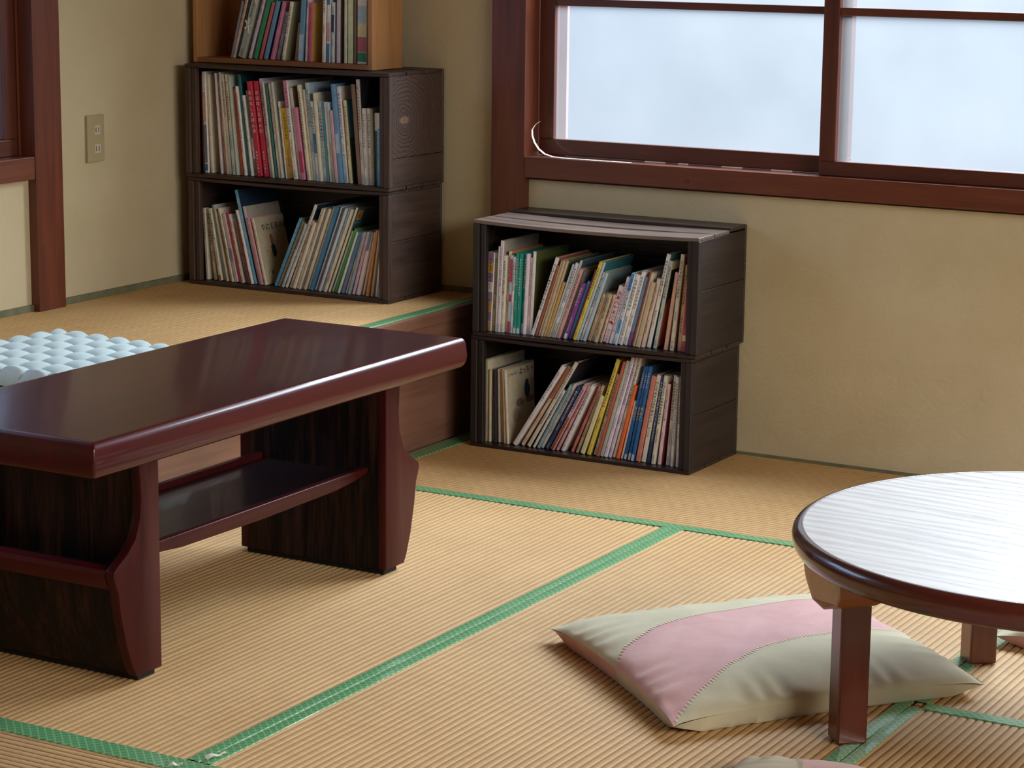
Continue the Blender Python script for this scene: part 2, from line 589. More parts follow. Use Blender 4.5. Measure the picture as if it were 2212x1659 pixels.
# windows -----------------------------------------------------------
def sash(win, axis, a0, a1, d0, d1, z0, z1, stile, brail, muntins, mh, pane):
    """one sliding sash: stiles, rails, glazing bars, panes. a runs along the wall, d is depth"""
    mz, ml = (M['sash_z'], M['sash_x']) if axis == 'x' else (M['sash_z'], M['sash_y'])

    def b_(n, p0, p1, q0, q1, zz0, zz1, m, par, bev):
        if axis == 'x':
            return bx(n, p0, p1, q0, q1, zz0, zz1, m, par, bev)
        return bx(n, q0, q1, p0, p1, zz0, zz1, m, par, bev)
    dm = (d0 + d1) / 2
    s_ = b_('sash', a0, a1, d0, d1, z0, z0 + brail, ml, win, 0.0025)
    b_('stile', a0, a0 + stile, d0 - 0.0006, d1, z0 + brail, z1, mz, s_, 0.0025)
    b_('stile', a1 - stile, a1, d0 - 0.0006, d1, z0 + brail, z1, mz, s_, 0.0025)
    b_('top_rail', a0 + stile, a1 - stile, d0, d1, z1 - 0.05, z1, ml, s_, 0.0025)
    zs = [z0 + brail] + [m for m in muntins] + [z1 - 0.05]
    for m in muntins:
        b_('glazing_bar', a0 + stile, a1 - stile, d0 + 0.002, d1 - 0.004, m - mh / 2, m + mh / 2, ml, s_, 0.0025)
    for i in range(len(zs) - 1):
        lo = zs[i] + (mh / 2 if i else 0)
        hi = zs[i + 1] - (mh / 2 if i + 1 < len(zs) - 1 else 0)
        b_('pane', a0 + stile - 0.004, a1 - stile + 0.004, dm - 0.0015, dm + 0.0015, lo - 0.004, hi + 0.004, pane, s_, 0)
    return s_


win1 = struct(empty('window_1', (0, 0, 0)), 'wide sliding window with hazy glass in dark timber sashes')
sash(win1, 'x', -0.800, 0.062, 0.034, 0.062, 0.7235, 1.865, 0.044, 0.042, [1.1185, 1.5], 0.019, M['pane'])
sash(win1, 'x', 0.004, 0.86, -0.006, 0.024, 0.7222, 1.865, 0.042, 0.036, [1.1185, 1.5], 0.020, M['pane'])
sash(win1, 'x', 0.82, 1.62, 0.034, 0.062, 0.7235, 1.865, 0.044, 0.042, [1.1185, 1.5], 0.019, M['pane'])
sash(win1, 'x', 1.55, 2.345, -0.006, 0.024, 0.7222, 1.865, 0.042, 0.036, [1.1185, 1.5], 0.020, M['pane'])
win2 = struct(empty('window_2', (0, 0, 0)), 'left window with bluish glass in timber sashes')
sash(win2, 'y', -1.82, -0.8775, XL - 0.055, XL - 0.022, 0.7355, 1.865, 0.05, 0.042, [1.12, 1.5], 0.019, M['pane2'])
sash(win2, 'y', -2.745, -1.78, XL - 0.02, XL + 0.008, 0.7355, 1.865, 0.05, 0.042, [1.12, 1.5], 0.019, M['pane2'])

# outlet on the left wall
ol = empty('power_outlet', (XL, -0.612, 0.76))
tag(ol, 'beige two-socket power outlet on the left wall', 'outlet')
OM = plain('beige_outlet_plastic', (176, 162, 124), 0.45, 0.03)
OM2 = plain('pale_socket_plastic', (206, 194, 168), 0.4, 0.03)
OMD = plain('socket_slot_black', (36, 28, 22), 0.7, 0.03)
bx('cover_plate', 0.0002, 0.0085, -0.034, 0.034, -0.06, 0.06, OM, ol, 0.002)
for dz in (0.022, -0.026):
    sk = bx('socket', 0.0086, 0.0098, -0.008, 0.016, dz - 0.0115, dz + 0.0115, OM2, ol, 0.0008)
    for dy in (-0.002, 0.0092):
        bx('slot', 0.0096, 0.0102, dy - 0.0011, dy + 0.0011, dz - 0.0065, dz + 0.0065, OMD, sk)

# peeled draught tape and its remnants on the sill
pts = []
P0 = [(-0.775, -0.006, 0.812), (-0.786, -0.010, 0.803), (-0.792, -0.016, 0.790), (-0.789, -0.020, 0.775), (-0.781, -0.022, 0.758), (-0.768, -0.023, 0.742), (-0.750, -0.023, 0.730), (-0.728, -0.021, 0.7242), (-0.70, -0.0205, 0.7226), (-0.62, -0.0205, 0.7222), (-0.50, -0.0205, 0.7221)]
mb = MB()
for i, (x, y, z) in enumerate(P0):
    wd = 0.0065
    mb.v += [(x, y - wd * 0.6, z), (x, y + wd * 0.6, z + 0.0006), (x + 0.0006, y + wd * 0.6, z + 0.0014), (x + 0.0006, y - wd * 0.6, z + 0.0009)]
for i in range(len(P0) - 1):
    for q in range(4):
        mb.f.append((i * 4 + q, i * 4 + (q + 1) % 4, (i + 1) * 4 + (q + 1) % 4, (i + 1) * 4 + q))
        mb.mi.append(0)
tag(mb.build('window_tape', M['tape'], smooth=60), 'pale strip of tape peeling up at the window corner', 'tape')
for i, (a, b2, lab) in enumerate([(-0.485, -0.43, 'first bit of white tape under the left sash, nearest the peeled strip'), (-0.39, -0.365, 'second, shortest bit of white tape left along the sill'), (-0.27, -0.215, 'third, longest bit of white tape near the middle of the sill'), (-0.135, -0.08, 'last bit of white tape beside the sash upright')]):
    tag(bx('tape_remnant', a, b2, 0.024, 0.0335, 0.7216, 0.7246, M['tape'], bevel=0.0008), lab, 'tape', 'tape remnants along the window sill')

# curled scraps of clear tape where the borders meet
for (cx_, cy_, rz, ln_, lab) in ((0.012, -2.478, 62, 0.036, 'curled scrap of clear tape on the green border, nearer the low table'), (-0.018, -2.545, 25, 0.024, 'small folded tape scrap at the corner where two green borders meet')):
    mb = MB()
    for i in range(7):
        f = i / 6
        x_ = (f - 0.5) * ln_
        zz = 0.0032 + 0.004 * math.sin(f * math.pi * 1.6) ** 2
        wv_ = 0.0035 + 0.0025 * math.sin(f * 5 + 1)
        mb.v += [(x_, -wv_, zz), (x_, wv_, zz + 0.0015), (x_, wv_, zz + 0.0019), (x_, -wv_, zz + 0.0004)]
    for i in range(6):
        for q in range(4):
            mb.f.append((i * 4 + q, i * 4 + (q + 1) % 4, (i + 1) * 4 + (q + 1) % 4, (i + 1) * 4 + q))
            mb.mi.append(0)
    tag(mb.build('tape_scrap', M['tape'], smooth=60, loc=(cx_, cy_, 0.0), rot=(0, 0, math.radians(rz))), lab, 'tape', 'tape scraps on the floor borders')

# ------------------------------------------------------------------ low rosewood table
M['rose_top'] = wood('rosewood_top', (44, 10, 15), (74, 22, 28), 'y', 0.34, 0.4, 1.1, 0.0, crough=0.11)
M['rose'] = wood('rosewood_red_lacquer', (58, 6, 16), (84, 14, 24), 'y', 0.3, 0.3, 0.8, 0.0, 0.35, crough=0.05)
M['rose_z'] = wood('rosewood_red_lacquer_upright', (50, 9, 10), (72, 18, 18), 'z', 0.42, 0.08, 0.8, 0.0, 0.25)
M['rose_x'] = wood('rosewood_red_lacquer_cross', (64, 6, 12), (86, 12, 18), 'x', 0.38, 0.1, 0.8, 0.0, 0.3)
M['ebony'] = wood('ebony_striped_panel', (8, 4, 5), (74, 44, 33), 'z', 0.5, 0.08, 1.7, 0.0, 0.25, lo=0.46, hi=0.74)
M['shelf'] = wood('dark_shelf', (24, 12, 15), (44, 22, 25), 'y', 0.35, 0.2, 1.0, 0.0)
M['rubber'] = plain('black_foot_pad', (16, 15, 15), 0.7, 0.1)

TXc, TYc = -0.515, -1.805
tbl = empty('low_table', (TXc, TYc, 0))
tag(tbl, 'dark red-brown rectangular low table with a shelf and carved panel legs', 'table')


def rings(w_, l_, prof, r, nseg=5):
    """rounded rectangles stacked by (inset, z), closed above and below"""
    mb = MB()
    loops = []
    for ins, z in prof:
        hw, hl = w_ / 2 - ins, l_ / 2 - ins
        lp = []
        rr = max(0.002, r - ins * 0.2)
        for (cx, cy, a0) in ((hw - rr, hl - rr, 0), (-hw + rr, hl - rr, 90), (-hw + rr, -hl + rr, 180), (hw - rr, -hl + rr, 270)):
            for q in range(nseg + 1):
                a = math.radians(a0 + 90 * q / nseg)
                lp.append((cx + rr * math.cos(a), cy + rr * math.sin(a), z))
        loops.append(lp)
    k = len(loops[0])
    for lp in loops:
        mb.v += lp
    for i in range(len(loops) - 1):
        for q in range(k):
            j = (q + 1) % k
            mb.f.append((i * k + q, i * k + j, (i + 1) * k + j, (i + 1) * k + q))
            mb.mi.append(0)
    mb.f.append(tuple(range(k)))
    mb.mi.append(0)
    mb.f.append(tuple((len(loops) - 1) * k + q for q in range(k)))
    mb.mi.append(1)
    return mb


top_prof = [(0.014, 0.4070), (0.010, 0.4075), (0.005, 0.4120), (0.0015, 0.420), (0.0, 0.432), (0.0010, 0.444), (0.0024, 0.4560), (0.0034, 0.4610), (0.0052, 0.4650), (0.0080, 0.4680), (0.0115, 0.4695), (0.017, 0.4700)]
rings(0.470, 1.214, top_prof, 0.005).build('tabletop', [M['rose'], M['rose_top']], tbl, smooth=35)

legp = [(0.0125, -2.246), (0.030, -2.256), (0.073, -2.272), (0.135, -2.287), (0.178, -2.293), (0.196, -2.301), (0.208, -2.305), (0.217, -2.302), (0.226, -2.290), (0.240, -2.266), (0.262, -2.243), (0.297, -2.229), (0.334, -2.225), (0.389, -2.229), (0.4072, -2.232)]
for s_ in (1, -1):
    yin = (-2.176 - TYc) * s_
    outer = [((y - TYc) * s_, z) for z, y in legp]
    hw = 0.183
    ins = [((y - TYc + 0.007) * s_, z) for z, y in legp if z < 0.19] + [((-2.27 - TYc) * s_, 0.2), ((-2.216 - TYc) * s_, 0.2), ((-2.216 - TYc) * s_, 0.4072)]
    leg = MB().prism([(yin, 0.0125)] + ins + [(yin, 0.4072)], 'x', -hw + 0.020, hw - 0.020).build('leg', M['ebony'], tbl, smooth=30)
    for sx_ in (1, -1):
        xa, xb = sorted((sx_ * hw, sx_ * (hw - 0.020)))
        MB().prism([(yin - 0.0006 * s_ * -1, 0.0125)] + outer + [(yin - 0.0006 * s_ * -1, 0.4072)], 'x', xa, xb).build('side_board', M['rose_z'], leg, bevel=0.0025, smooth=30)
    ymo = sorted(((-2.304 - TYc) * s_, (-2.27 - TYc) * s_))
    MB().prism([((-2.272 - TYc) * s_, 0.180), ((-2.292 - TYc) * s_, 0.180), ((-2.302 - TYc) * s_, 0.194), ((-2.3045 - TYc) * s_, 0.208), ((-2.301 - TYc) * s_, 0.2165), ((-2.272 - TYc) * s_, 0.2165)], 'x', -hw + 0.0202, hw - 0.0202).build('moulding', M['rose_x'], leg, smooth=30)
    ya, yb = sorted(((-2.232 - TYc) * s_, (-2.184 - TYc) * s_))
    bx('foot_pad', -hw + 0.010, hw - 0.010, ya, yb, 0.0, 0.0124, M['rubber'], leg, 0.0015)
yl = 0.3705
shelf = bx('shelf', -0.122, 0.122, -yl, yl, 0.204, 0.214, M['shelf'], tbl, 0.001)
for sx_ in (1, -1):
    poly = [(-yl, 0.226), (yl, 0.226), (yl, 0.214), (yl - 0.05, 0.205), (yl - 0.12, 0.199), (0, 0.196), (-yl + 0.12, 0.199), (-yl + 0.05, 0.205), (-yl, 0.214)]
    a, b2 = sorted((sx_ * 0.1222, sx_ * 0.140))
    MB().prism(poly, 'x', a, b2).build('shelf_rail', M['rose_z'], shelf, bevel=0.003, seg=3, smooth=40)

# ------------------------------------------------------------------ round table
def glare_pale_top():
    m, t, bs = new_mat('lacquered_glare_round_top')
    v = vec_in(t, (1.6, 9.0, 1.0), False)
    n1 = noise(t, v, 1.6, 5, 0.6, 1.2)
    wv = N(t, 'ShaderNodeTexWave', wave_type='BANDS', bands_direction='Y')
    wv.inputs['Scale'].default_value = 1.1
    wv.inputs['Distortion'].default_value = 9.0
    wv.inputs['Detail'].default_value = 3
    wv.inputs['Detail Scale'].default_value = 1.4
    t.links.new(v, wv.inputs['Vector'])
    mx = N(t, 'ShaderNodeMix', data_type='FLOAT')
    mx.inputs['Factor'].default_value = 0.45
    t.links.new(n1, mx.inputs['A'])
    t.links.new(wv.outputs['Fac'], mx.inputs['B'])
    t.links.new(ramp(t, mx.outputs['Result'], [(0.25, lin((214, 213, 211))), (0.7, lin((230, 228, 225)))]), bs.inputs['Base Color'])  # window glare is put into the base colour, hence the near-white wood
    rr = N(t, 'ShaderNodeMapRange')
    rr.inputs['To Min'].default_value = 0.22
    rr.inputs['To Max'].default_value = 0.42
    t.links.new(mx.outputs['Result'], rr.inputs['Value'])
    t.links.new(rr.outputs[0], bs.inputs['Roughness'])
    bs.inputs['IOR'].default_value = 1.6
    bs.inputs['Coat Weight'].default_value = 0.6
    bs.inputs['Coat IOR'].default_value = 1.6
    bs.inputs['Coat Roughness'].default_value = 0.2
    bump(t, bs, mx.outputs['Result'], 0.06, 0.001)
    return m


M['round_top'] = glare_pale_top()
M['round_rim'] = wood('round_table_dark_rim', (62, 22, 18), (90, 38, 30), 'x', 0.25, 0.5, 0.6, 0.0)
M['round_leg'] = wood('round_table_leg_wood', (84, 32, 20), (118, 52, 34), 'z', 0.3, 0.4, 0.8, 0.0)
M['round_block'] = wood('round_table_block_wood', (138, 82, 42), (170, 106, 58), 'x', 0.35, 0.3, 0.6, 0.0)
rt = empty('round_table', (1.138, -1.62, 0), (0, 0, math.radians(-5)))
tag(rt, 'low round folding table with a glossy top, dark rim and square legs', 'table')
mb = MB()
mb.lathe([(0.0001, 0.3396), (0.25, 0.3396), (0.4425, 0.3396), (0.4425, 0.318), (0.0001, 0.318)], 128)
mb.build('tabletop', M['round_top'], rt, smooth=30)
rim = [(0.4428, 0.3090), (0.4428, 0.3402), (0.4450, 0.3408), (0.4500, 0.3399), (0.4552, 0.3366), (0.4592, 0.3312), (0.4612, 0.3240), (0.4606, 0.3160), (0.4576, 0.3070), (0.4526, 0.3000), (0.4460, 0.2955), (0.4380, 0.2935), (0.4200, 0.2935), (0.4200, 0.3090)]
MB().lathe(rim, 128, close=True).build('rim', M['round_rim'], rt, smooth=50)
MB().lathe([(0.0001, 0.3178), (0.4198, 0.3178), (0.4198, 0.300), (0.0001, 0.300)], 64).build('underside', M['round_rim'], rt, smooth=30)
for k in range(4):
    a = math.radians(45 + 90 * k)
    e = Vector((math.cos(a), math.sin(a), 0)) * 0.375
    lg = MB().box(-0.026, 0.026, -0.026, 0.026, 0.0, 0.255).build('leg', M['round_leg'], rt, bevel=0.004, loc=e, rot=(0, 0, a))
    # block the leg folds on, its outer face following the round edge, lower corners cut away
    prof = [(-0.100, 0.2990), (-0.099, 0.272), (-0.085, 0.256), (-0.030, 0.236), (0.030, 0.236), (0.085, 0.256), (0.099, 0.272), (0.100, 0.2990)]
    mb = MB()
    ny = len(prof)
    rings_ = []
    for rr_ in (0.330, 0.365, 0.40, 0.436):
        row = []
        for (tq, z) in prof:
            rad = rr_ if rr_ < 0.43 else math.sqrt(max(0.0, 0.442 ** 2 - tq ** 2)) - (0.302 - z) * 0.08
            zz = z + (0.018 if rr_ < 0.34 and z < 0.26 else 0)
            row.append((rad - 0.375, tq, zz))
        rings_.append(row)
    for row in rings_:
        mb.v += row
    for i in range(len(rings_) - 1):
        for q in range(ny):
            j = (q + 1) % ny
            mb.f.append((i * ny + q, i * ny + j, (i + 1) * ny + j, (i + 1) * ny + q))
            mb.mi.append(0)
    mb.f.append(tuple(range(ny)))
    mb.f.append(tuple((len(rings_) - 1) * ny + q for q in range(ny)))
    mb.mi += [0, 0]
    mb.build('leg_block', M['round_block'], rt, bevel=0.003, loc=e, rot=(0, 0, a))


# ------------------------------------------------------------------ floor cushions
def cloth_mat(name, rgb, rgb2):
    m, t, bs = new_mat(name)
    v = vec_in(t, (1, 1, 1))
    n1 = noise(t, v, 14.0, 4, 0.6, 0.5)
    n2 = noise(t, v, 420.0, 2)
    t.links.new(ramp(t, n1, [(0.3, lin(rgb)), (0.7, lin(rgb2))]), bs.inputs['Base Color'])
    bs.inputs['Roughness'].default_value = 0.95
    bs.inputs['Specular IOR Level'].default_value = 0.1
    bs.inputs['Sheen Weight'].default_value = 0.25
    bump(t, bs, n2, 0.3, 0.0006)
    return m


M['beige_cloth'] = cloth_mat('beige_suede_cloth', (202, 193, 160), (216, 207, 176))
M['pink_cloth'] = cloth_mat('dusty_pink_suede_cloth', (212, 162, 158), (226, 180, 175))
M['seam'] = plain('pale_stitching', (224, 216, 190), 0.8, 0.05)


def interp(tab, v):
    for i in range(len(tab) - 1):
        if v <= tab[i + 1][0]:
            a, b2 = tab[i], tab[i + 1]
            f = (v - a[0]) / (b2[0] - a[0])
            f = f * f * (3 - 2 * f) * 0.3 + f * 0.7
            return a[1] + (b2[1] - a[1]) * f
    return tab[-1][1]


def zabuton(A, U, V, label, thick=0.062, s1=None, s2=None, seedv=1, zoff=0.0):
    """square cushion: corner A, edge vectors U and V; pink panel between the seams s1(v) and s2(v)"""
    rnd = random.Random(seedv)
    A, U, V = Vector((A[0], A[1], 0)), Vector((U[0], U[1], 0)), Vector((V[0], V[1], 0))
    c = A + (U + V) / 2
    c.z = zoff
    s1 = s1 or [(0, .5), (.07, .42), (.24, .33), (.44, .27), (.61, .24), (.75, .22), (1, .2)]
    s2 = s2 or [(0, 1.0), (.03, .96), (.15, .87), (.28, .76), (.43, .67), (.57, .63), (.83, .59), (1, .58)]
    nu = (30, 30, 30)
    nv = 120
    folds = [(rnd.uniform(0, 1), rnd.uniform(0.02, 0.05), rnd.uniform(0.5, 1.0)) for _ in range(40)]

    def hgt(u, v):
        eu = 1 - abs(2 * u - 1)
        ev = 1 - abs(2 * v - 1)
        f = (1 - (1 - eu) ** 3.2) * (1 - (1 - ev) ** 3.2)
        g = f ** 0.62
        # gathers fading inwards from the seams
        wob = 0
        d = min(u, 1 - u)
        if d < 0.22:
            wob += math.sin(v * 58 + 3 * math.sin(v * 17 + seedv)) * (1 - d / 0.22) ** 2 * 0.0032 * min(1, d / 0.03)
        d = min(v, 1 - v)
        if d < 0.22:
            wob += math.sin(u * 52 + 3 * math.sin(u * 13 + 2 + seedv)) * (1 - d / 0.22) ** 2 * 0.0032 * min(1, d / 0.03)
        wob += 0.0015 * math.sin(u * 9 + 2 * v * 7 + seedv) * f
        return g * (thick * 0.56) + wob

    def pos(u, v, side):
        # sides bow in a little between the pointed corners
        bu = u + (0.5 - u) * 0.05 * (1 - (2 * v - 1) ** 2) * abs(2 * u - 1)
        bv = v + (0.5 - v) * 0.05 * (1 - (2 * u - 1) ** 2) * abs(2 * v - 1)
        q = A + U * bu + V * bv
        base = thick * 0.42
        lift = -0.010 * (abs(2 * u - 1) * abs(2 * v - 1)) ** 5
        h = hgt(u, v)
        if side > 0:
            z = base + lift + h
        else:
            du = min(u, 1 - u)
            dv_ = min(v, 1 - v)
            k_ = min(1.0, du / 0.016) * min(1.0, dv_ / 0.016)
            corner = min(1.0, (du + dv_) / 0.12) ** 0.7
            z = max(0.0008, (base + lift) * (1 - k_ * corner))
        return (q.x - c.x, q.y - c.y, z)

    def panel(k0, k1, side):
        mb = MB()
        n = sum(nu[k0:k1])
        for j in range(nv + 1):
            v = j / nv
            a1, a2 = interp(s1, v), interp(s2, v)
            brk = [0, a1, a2, 1]
            for k in range(k0, k1):
                for q in range(nu[k] + (1 if k == k1 - 1 else 0)):
                    f = q / nu[k]
                    u = brk[k] + (brk[k + 1] - brk[k]) * f
                    mb.v.append(pos(u, v, side))
        w_ = n + 1
        for j in range(nv):
            for i in range(n):
                mb.f.append((j * w_ + i, j * w_ + i + 1, (j + 1) * w_ + i + 1, (j + 1) * w_ + i))
                mb.mi.append(0)
        return mb
    p0 = panel(0, 1, 1)
    for q in (panel(2, 3, 1), panel(1, 3, -1)):
        n = len(p0.v)
        p0.v += q.v
        p0.f += [tuple(i + n for i in f) for f in q.f]
        p0.mi += q.mi
    body = p0.build('floor_cushion', M['beige_cloth'], None, smooth=70, loc=c)
    tag(body, label, 'cushion', 'beige and pink floor cushions')
    panel(1, 2, 1).build('pink_panel', M['pink_cloth'], body, smooth=70)
    panel(0, 1, -1).build('underside_panel', M['pink_cloth'], body, smooth=70)
    # stitches over both seams
    for tab in (s1, s2):
        st = MB()
        nst = 84
        for i in range(1, nst):
            v = i / nst
            u = interp(tab, v)
            if u > 0.985 or u < 0.015:
                continue
            a = Vector(pos(u - 0.008, v, 1)) + Vector((0, 0, 0.0009))
            b2 = Vector(pos(u + 0.008, v + 0.004, 1)) + Vector((0, 0, 0.0009))
            dv = V.normalized() * 0.0011
            st.quad([tuple(a - dv), tuple(b2 - dv), tuple(b2 + dv), tuple(a + dv)])
        st.build('stitching', M['seam'], body)
    return body


A0, B0, C0 = Vector((0.165, -1.639)), Vector((0.603, -2.011)), Vector((0.976, -1.527))
zabuton(A0, B0 - A0, C0 - B0, 'beige and pink floor cushion half under the round table', 0.076)
# seen only by its far edge at the foot of the picture: seam table turned so that the far-left corner is beige
zabuton((0.762, -2.072), (0.58, 0.045), (0.045, -0.58), 'beige and pink floor cushion at the bottom edge, cut by the frame', 0.072, [(0, .16), (.3, .25), (1, .4)], [(0, .62), (.3, .66), (1, .8)], 4)
zabuton((0.893, -1.232), (0.56, -0.012), (0.012, 0.56), 'floor cushion in shade behind the round table leg, at the right edge', 0.07, None, None, 8)

# tufted pale blue cushion on the raised floor
M['blue_cloth'] = cloth_mat('pale_blue_knit', (196, 216, 214), (212, 228, 226))
bc_loc = Vector((-1.18, -1.445, HP))
sz = 0.44
nn = 130
mb = MB()
pits = 0.0655


def bl_h(x, y):
    ex = 1 - abs(x) / (sz / 2)
    ey = 1 - abs(y) / (sz / 2)
    f = max(0, min(1, ex * 9)) ** 0.5 * max(0, min(1, ey * 9)) ** 0.5
    a = x / pits * math.pi
    b2 = y / pits * math.pi
    puff = (abs(math.cos(a)) * abs(math.cos(b2))) ** 0.36
    return f * (0.022 + 0.018 * puff)


for j in range(nn + 1):
    for i in range(nn + 1):
        x = (i / nn - 0.5) * sz
        y = (j / nn - 0.5) * sz
        r = 1 - 0.06 * ((abs(x) / (sz / 2)) * (abs(y) / (sz / 2))) ** 4
        mb.v.append((x * r, y * r, 0.009 + bl_h(x, y)))
for j in range(nn):
    for i in range(nn):
        q = j * (nn + 1) + i
        mb.f.append((q, q + 1, q + nn + 2, q + nn + 1))
        mb.mi.append(0)
n0 = len(mb.v)
for j in range(0, nn + 1, 10):
    for i in range(0, nn + 1, 10):
        x = (i / nn - 0.5) * sz * 0.985
        y = (j / nn - 0.5) * sz * 0.985
        e = max(abs(x), abs(y)) / (sz / 2)
        mb.v.append((x, y, 0.009 * max(0, (e - 0.8) / 0.2) + 0.0006))
kk = nn // 10 + 1
for j in range(kk - 1):
    for i in range(kk - 1):
        q = n0 + j * kk + i
        mb.f.append((q, q + kk, q + kk + 1, q + 1))
        mb.mi.append(0)
bc = mb.build('tufted_cushion', M['blue_cloth'], None, smooth=60, loc=bc_loc, rot=(0, 0, math.radians(-5)))
tag(bc, 'pale blue tufted seat cushion on the raised floor behind the low table', 'cushion')
MB().prism([(0.0, 0.0), (0.022, -0.004), (0.030, 0.006), (0.024, 0.018), (0.010, 0.014)], 'z', 0.012, 0.018).build('tie', M['blue_cloth'], bc, bevel=0.002, loc=(-0.225, 0.05, 0))

# ------------------------------------------------------------------ crates
M['crate_x'] = wood('stained_crate_slat', (34, 24, 20), (76, 56, 46), 'x', 0.5, 0.0, 1.2, 0.35)
M['crate_y'] = wood('stained_crate_end', (42, 28, 22), (84, 61, 49), 'y', 0.6, 0.0, 1.2, 0.35)
M['crate_z'] = wood('stained_crate_batten', (46, 32, 27), (88, 66, 55), 'z', 0.6, 0.0, 1.2, 0.35)
M['crate2_x'] = wood('dark_stained_crate_slat', (26, 19, 17), (60, 46, 41), 'x', 0.36, 0.0, 1.2, 0.35)
M['crate2_y'] = wood('dark_stained_crate_end', (24, 16, 14), (52, 38, 32), 'y', 0.6, 0.0, 1.2, 0.35)
M['crate2_z'] = wood('dark_stained_crate_batten', (24, 17, 16), (50, 37, 33), 'z', 0.6, 0.0, 1.2, 0.35)
M['crate2_top'] = wood('sheen_painted_crate_top', (74, 60, 54), (128, 110, 100), 'x', 0.34, 0.0, 1.2, 0.35)  # lighter slat colour imitates the window's sheen on the upper faces
M['oak_z'] = wood('oak_box_upright', (158, 108, 64), (196, 144, 92), 'z', 0.5, 0.0, 1.0, 0.15)
M['oak_x'] = wood('oak_box_level', (128, 80, 44), (168, 114, 68), 'x', 0.5, 0.0, 1.0, 0.15)


def slat(name, x0, x1, y0, y1, z0, z1, bow, m, parent, twist=0.0):
    mb = MB()
    n = 12
    for i in range(n + 1):
        f = i / n
        d = -bow * (1 - (2 * f - 1) ** 2)
        x = x0 + (x1 - x0) * f
        tw = twist * math.sin(f * math.pi)
        mb.v += [(x, y0, z0 + d), (x, y1, z0 + d + tw), (x, y1, z1 + d + tw), (x, y0, z1 + d)]
    for i in range(n):
        for q in range(4):
            mb.f.append((i * 4 + q, i * 4 + (q + 1) % 4, (i + 1) * 4 + (q + 1) % 4, (i + 1) * 4 + q))
            mb.mi.append(0)
    mb.f += [(0, 1, 2, 3), (n * 4, n * 4 + 1, n * 4 + 2, n * 4 + 3)]
    mb.mi += [0, 0]
    return mb.build(name, m, parent, bevel=0.0012, seg=1)


def crate(x0, x1, y0, y1, z0, z1, label, split=0.5, bow_top=0.004, bow_bot=0.0, seedv=0, drop=0.0, endm=None, ck='crate'):
    rnd = random.Random(seedv)
    cx, cy = (x0 + x1) / 2, (y0 + y1) / 2
    e = empty('wooden_crate', (cx, cy, z0))
    tag(e, label, 'crate', 'dark stained fruit crates used as bookshelves')
    w2, d2, h = (x1 - x0) / 2, (y1 - y0) / 2, z1 - z0 - 0.0006
    ts, te = 0.009, 0.017
    for s_ in (-1, 1):
        a, b2 = sorted((s_ * w2, s_ * (w2 - te)))
        zs = ts + (h - 2 * ts) * split
        bx('end_plank', a, b2, -d2 + 0.0185, d2 - ts - 0.0003, ts + 0.0003, zs - 0.0006, M[ck + '_y'], e, 0.0012, 1)
        bx('end_plank', a, b2, -d2 + 0.0185, d2 - ts - 0.0003, zs + 0.0006, h - ts + drop - 0.0003, endm if endm and s_ > 0 else M[ck + '_y'], e, 0.0012, 1)
        bx('corner_batten', a - (0.001 if s_ < 0 else 0), b2 + (0.001 if s_ > 0 else 0), -d2, -d2 + 0.018, ts + 0.0003, h - ts + drop - 0.0003, M[ck + '_z'], e, 0.0015, 1)
        a2, b3 = sorted((s_ * (w2 - te - 0.0003), s_ * (w2 - te - 0.016)))
        bx('inner_cleat', a2, b3, -d2 + 0.006, -d2 + 0.022, ts + 0.0005, h - ts + drop - 0.0005, M[ck + '_z'], e, 0.0015, 1)
    dd = 2 * d2 - ts
    yb = [-d2, -d2 + dd * 0.33, -d2 + dd * 0.665, -d2 + dd]
    for i in range(3):
        g0, g1 = (0 if i == 0 else 0.002), 0.002 + rnd.uniform(0, 0.003)
        dz = drop if i < 2 else 0.0
        xin = 0.0
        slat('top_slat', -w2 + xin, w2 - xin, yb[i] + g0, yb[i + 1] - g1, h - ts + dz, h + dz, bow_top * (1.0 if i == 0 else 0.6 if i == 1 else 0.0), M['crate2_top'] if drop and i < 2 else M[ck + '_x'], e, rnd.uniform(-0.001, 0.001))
        slat('bottom_slat', -w2 + xin, w2 - xin, yb[i] + g0, yb[i + 1] - g1, 0.0, ts, bow_bot if i == 0 else 0.0, M[ck + '_x'], e)
    for i in range(3):
        za, zb = h * i / 3 + 0.0004, h * (i + 1) / 3 - 0.0004
        bx('back_slat', -w2, w2, d2 - ts, d2, za, zb, M[ck + '_x'], e, 0.0012, 1)
    return e


